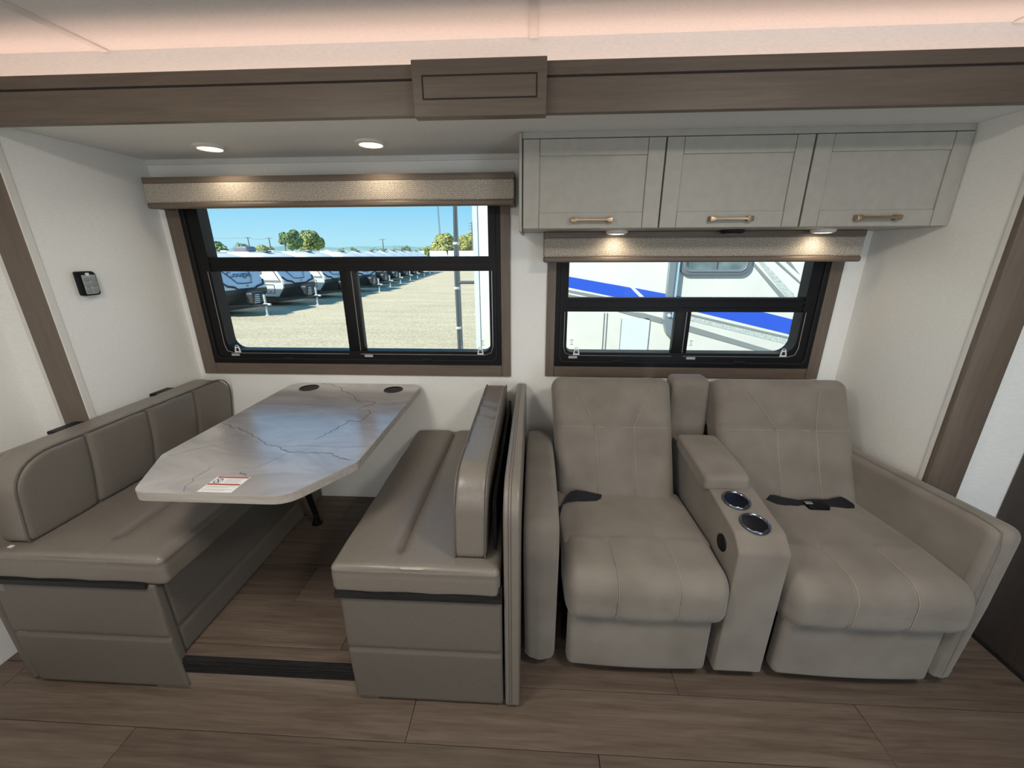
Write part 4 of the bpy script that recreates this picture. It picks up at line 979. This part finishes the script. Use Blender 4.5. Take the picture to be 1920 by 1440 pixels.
for i, (x, y) in enumerate(far):
    r_ = thing('travel_trailer', f'white-roofed far trailer beyond the row, {fl_[i]} of the distant line', 'trailer', (x, y, GZ), 'distant trailers at the end of the lot')
    trailer_mesh(r_, x, y, GZ, math.radians(-80+i*3), detail=False, rise=.28)

# trees
TREE_D = [0]
def tree(nm, label, x, y, h, rad, mm, n=900, group='trees beyond the trailers', squash=.9):
    k_ = 1+.115*TREE_D[0]; TREE_D[0] += 1      # every tree stands at its own distance
    x, y, h, rad = x*k_, y*k_, 1.55-GZ+(h+GZ-1.55)*k_, rad*k_
    r_ = thing(nm, label, 'tree' if nm != 'bush' else 'bush', (x, y, GZ), group)
    make('trunk', G().add(*tube([(x, y, GZ-.05), (x+.1, y, GZ+h*.3), (x, y, GZ+h*.6)], [h*.03, h*.025, h*.012], 8)), 'bark', r_, smooth=True)
    cz = GZ+h-rad*squash
    clumps = [(0, 0, 0, .62)]
    for k in range(13):
        a = random.uniform(0, 2*PI); e_ = random.uniform(-.75, 1.0); q = math.sqrt(max(0, 1-e_*e_))*random.uniform(.5, .72)
        clumps.append((q*math.cos(a), q*math.sin(a), e_*.62, random.uniform(.26, .40)))
    v = []; f_ = []
    for k in range(2*n):
        c_ = clumps[random.randrange(len(clumps))]
        d = Vector((random.gauss(0, 1), random.gauss(0, 1), random.gauss(0, 1))).normalized()
        p = Vector((x+rad*(c_[0]+d.x*c_[3]), y+rad*(c_[1]+d.y*c_[3]), cz+rad*squash*(c_[2]+d.z*c_[3])))
        s_ = rad*random.uniform(.045, .095)
        nrm = (d+Vector((random.uniform(-.6, .6), random.uniform(-.6, .6), random.uniform(-.3, .8)))).normalized()
        t1 = nrm.orthogonal().normalized(); t2 = nrm.cross(t1); b0 = len(v)
        for a in (0, 1.3, 2.5, 3.7, 5.0): v.append(tuple(p+(t1*math.cos(a)+t2*math.sin(a))*s_*random.uniform(.7, 1.2)+nrm*random.uniform(-.2, .2)*s_))
        f_.append(tuple(range(b0, b0+5)))
    g = G(); g.v = v; g.f = f_
    make('crown', g, mm, r_, smooth=False)
tree('tree', 'tall dark green tree left of its round neighbour beyond the trailers', -58.9, 100, 8.5, 2.9, 'leaf_a', 1400)
tree('tree', 'broad round light green tree beyond the trailers', -54.0, 100, 8.2, 3.5, 'leaf_b', 1700, squash=.95)
tree('tree', 'green tree at the far left edge of the upper pane', -78.3, 100, 6.2, 3.4, 'leaf_a', 900)
tree('tree', 'small green treetop behind the nearest roof unit', -73.0, 102, 5.5, 2.2, 'leaf_a', 600)
tree('bush', 'yellow-green low bushes beside the tall dark tree', -64.5, 98, 5.0, 2.8, 'leaf_c', 800, squash=.7)
tree('bush', 'low olive bush left of the yellow-green bushes', -68.0, 99, 4.2, 2.0, 'leaf_b', 500, squash=.7)
tree('tree', 'yellowing tree left of the dark ladder tube', -21.3, 100, 7.5, 3.3, 'leaf_c', 1400)
tree('tree', 'yellowing tree between the ladder tube and the white trailer corner', -15.9, 100, 7.6, 3.0, 'leaf_c', 1300)
tree('bush', 'olive bush at the foot of the yellowing tree left of the ladder', -24.8, 100, 4.9, 2.0, 'leaf_b', 600)
tree('bush', 'yellow-green bush in the gap left of the ladder tube', -18.6, 99, 6.3, 2.4, 'leaf_c', 700)
for i, (x, h_, m_, lb) in enumerate([(-47.5, 4.6, 'leaf_a', 'small dark treetop right of the broad round tree'), (-42, 4.3, 'leaf_b', 'olive treetop behind the distant roofs, left of centre'), (-39, 4.7, 'leaf_a', 'dark treetop behind the distant roofs, near the small pole'), (-36.2, 4.3, 'leaf_c', 'yellowish treetop low on the horizon'), (-33.2, 4.8, 'leaf_a', 'dark treetop left of the hazy hill gap'), (-30, 4.2, 'leaf_b', 'low olive treetop before the hazy hill'), (-27.6, 4.4, 'leaf_b', 'low olive treetop left of the yellowing trees'), (-50.2, 4.4, 'leaf_b', 'low olive treetop at the foot of the broad round tree')]):
    tree('tree', lb, x, 108, h_, 1.9, m_, 420)
# utility poles, wires and mast
def upole(x, y, top_, label, arms):
    r_ = thing('utility_pole', label, 'pole', (x, y, GZ))
    make('post', G().add(*tube([(x, y, GZ-.05), (x-.1, y, top_)], [.16, .11], 8)), 'pole', r_, smooth=True)
    for dz in arms: make('crossarm', gbox(x-.9, x+.7, y-.06, y+.06, top_-dz-.1, top_-dz), 'pole', r_)
upole(-69.6, 100.3, 5.35, 'leaning thin utility pole in the gap left of the trees', (.1,))
upole(-64.3, 100.3, 5.2, 'short utility pole by the yellow-green bushes', (.1,))
upole(-58.0, 96, 4.6, 'pale pole in front of the tall dark tree', (.1,))
upole(-14.9, 102, 8.4, 'utility pole with stacked crossarms above the right yellowing tree', (.15, .8, 1.5))
upole(-37.6, 104, 4.9, 'small dark pole above the distant roofs', (.1,))
mast = thing('radio_mast', 'thin lattice radio mast above the yellowing tree', 'mast', (-44.4, 200, GZ))
g = G()
for dx, dy in ((-.25, 0), (.25, 0), (0, .4)): g.add(*tube([(-44.4+dx*1.6, 200+dy, GZ-.05), (-45.4+dx*.4, 200+dy, 42)], .07, 5))
for k in range(36):
    z = GZ+k*1.2; g.add(*tube([(-44.4-.4-k*.028, 200, z), (-44.4+.4-k*.028, 200, z+1.2)], .05, 4))
make('lattice', g, 'pole', mast)
for n_, (p, q) in enumerate((((-69.7, 100, 5.25), (-64.4, 100, 5.1)), ((-85, 101, 5.6), (-69.7, 100, 5.25)))):
    pts = [Vector(p).lerp(Vector(q), k/10)+Vector((0, 0, -.5*(1-(k/5-1)**2)*.6)) for k in range(11)]
    c0 = pts[5]
    make('power_line', G().add(*tube(pts, .025, 4)), 'pole', loc=c0, label=('sagging wire between the two left utility poles' if n_ == 0 else 'wire running left from the leaning utility pole'), cat='wire')
# hazy ridge
hv = []; hf = []
N_ = 60
for i in range(N_+1):
    x = -700+i*1000/N_; h_ = 2.6+.9*math.sin(i*.7)+.7*math.sin(i*1.9+1)+random.uniform(-.4, .4)-(2.5 if x > -60 else 0)
    hv += [(x, 560, GZ), (x, 600, 8+h_), (x, 680, GZ)]
for i in range(N_): hf += [(3*i, 3*i+3, 3*i+4, 3*i+1), (3*i+1, 3*i+4, 3*i+5, 3*i+2)]
make('hills', G().add(hv, hf), 'hill', smooth=True, kind='structure')
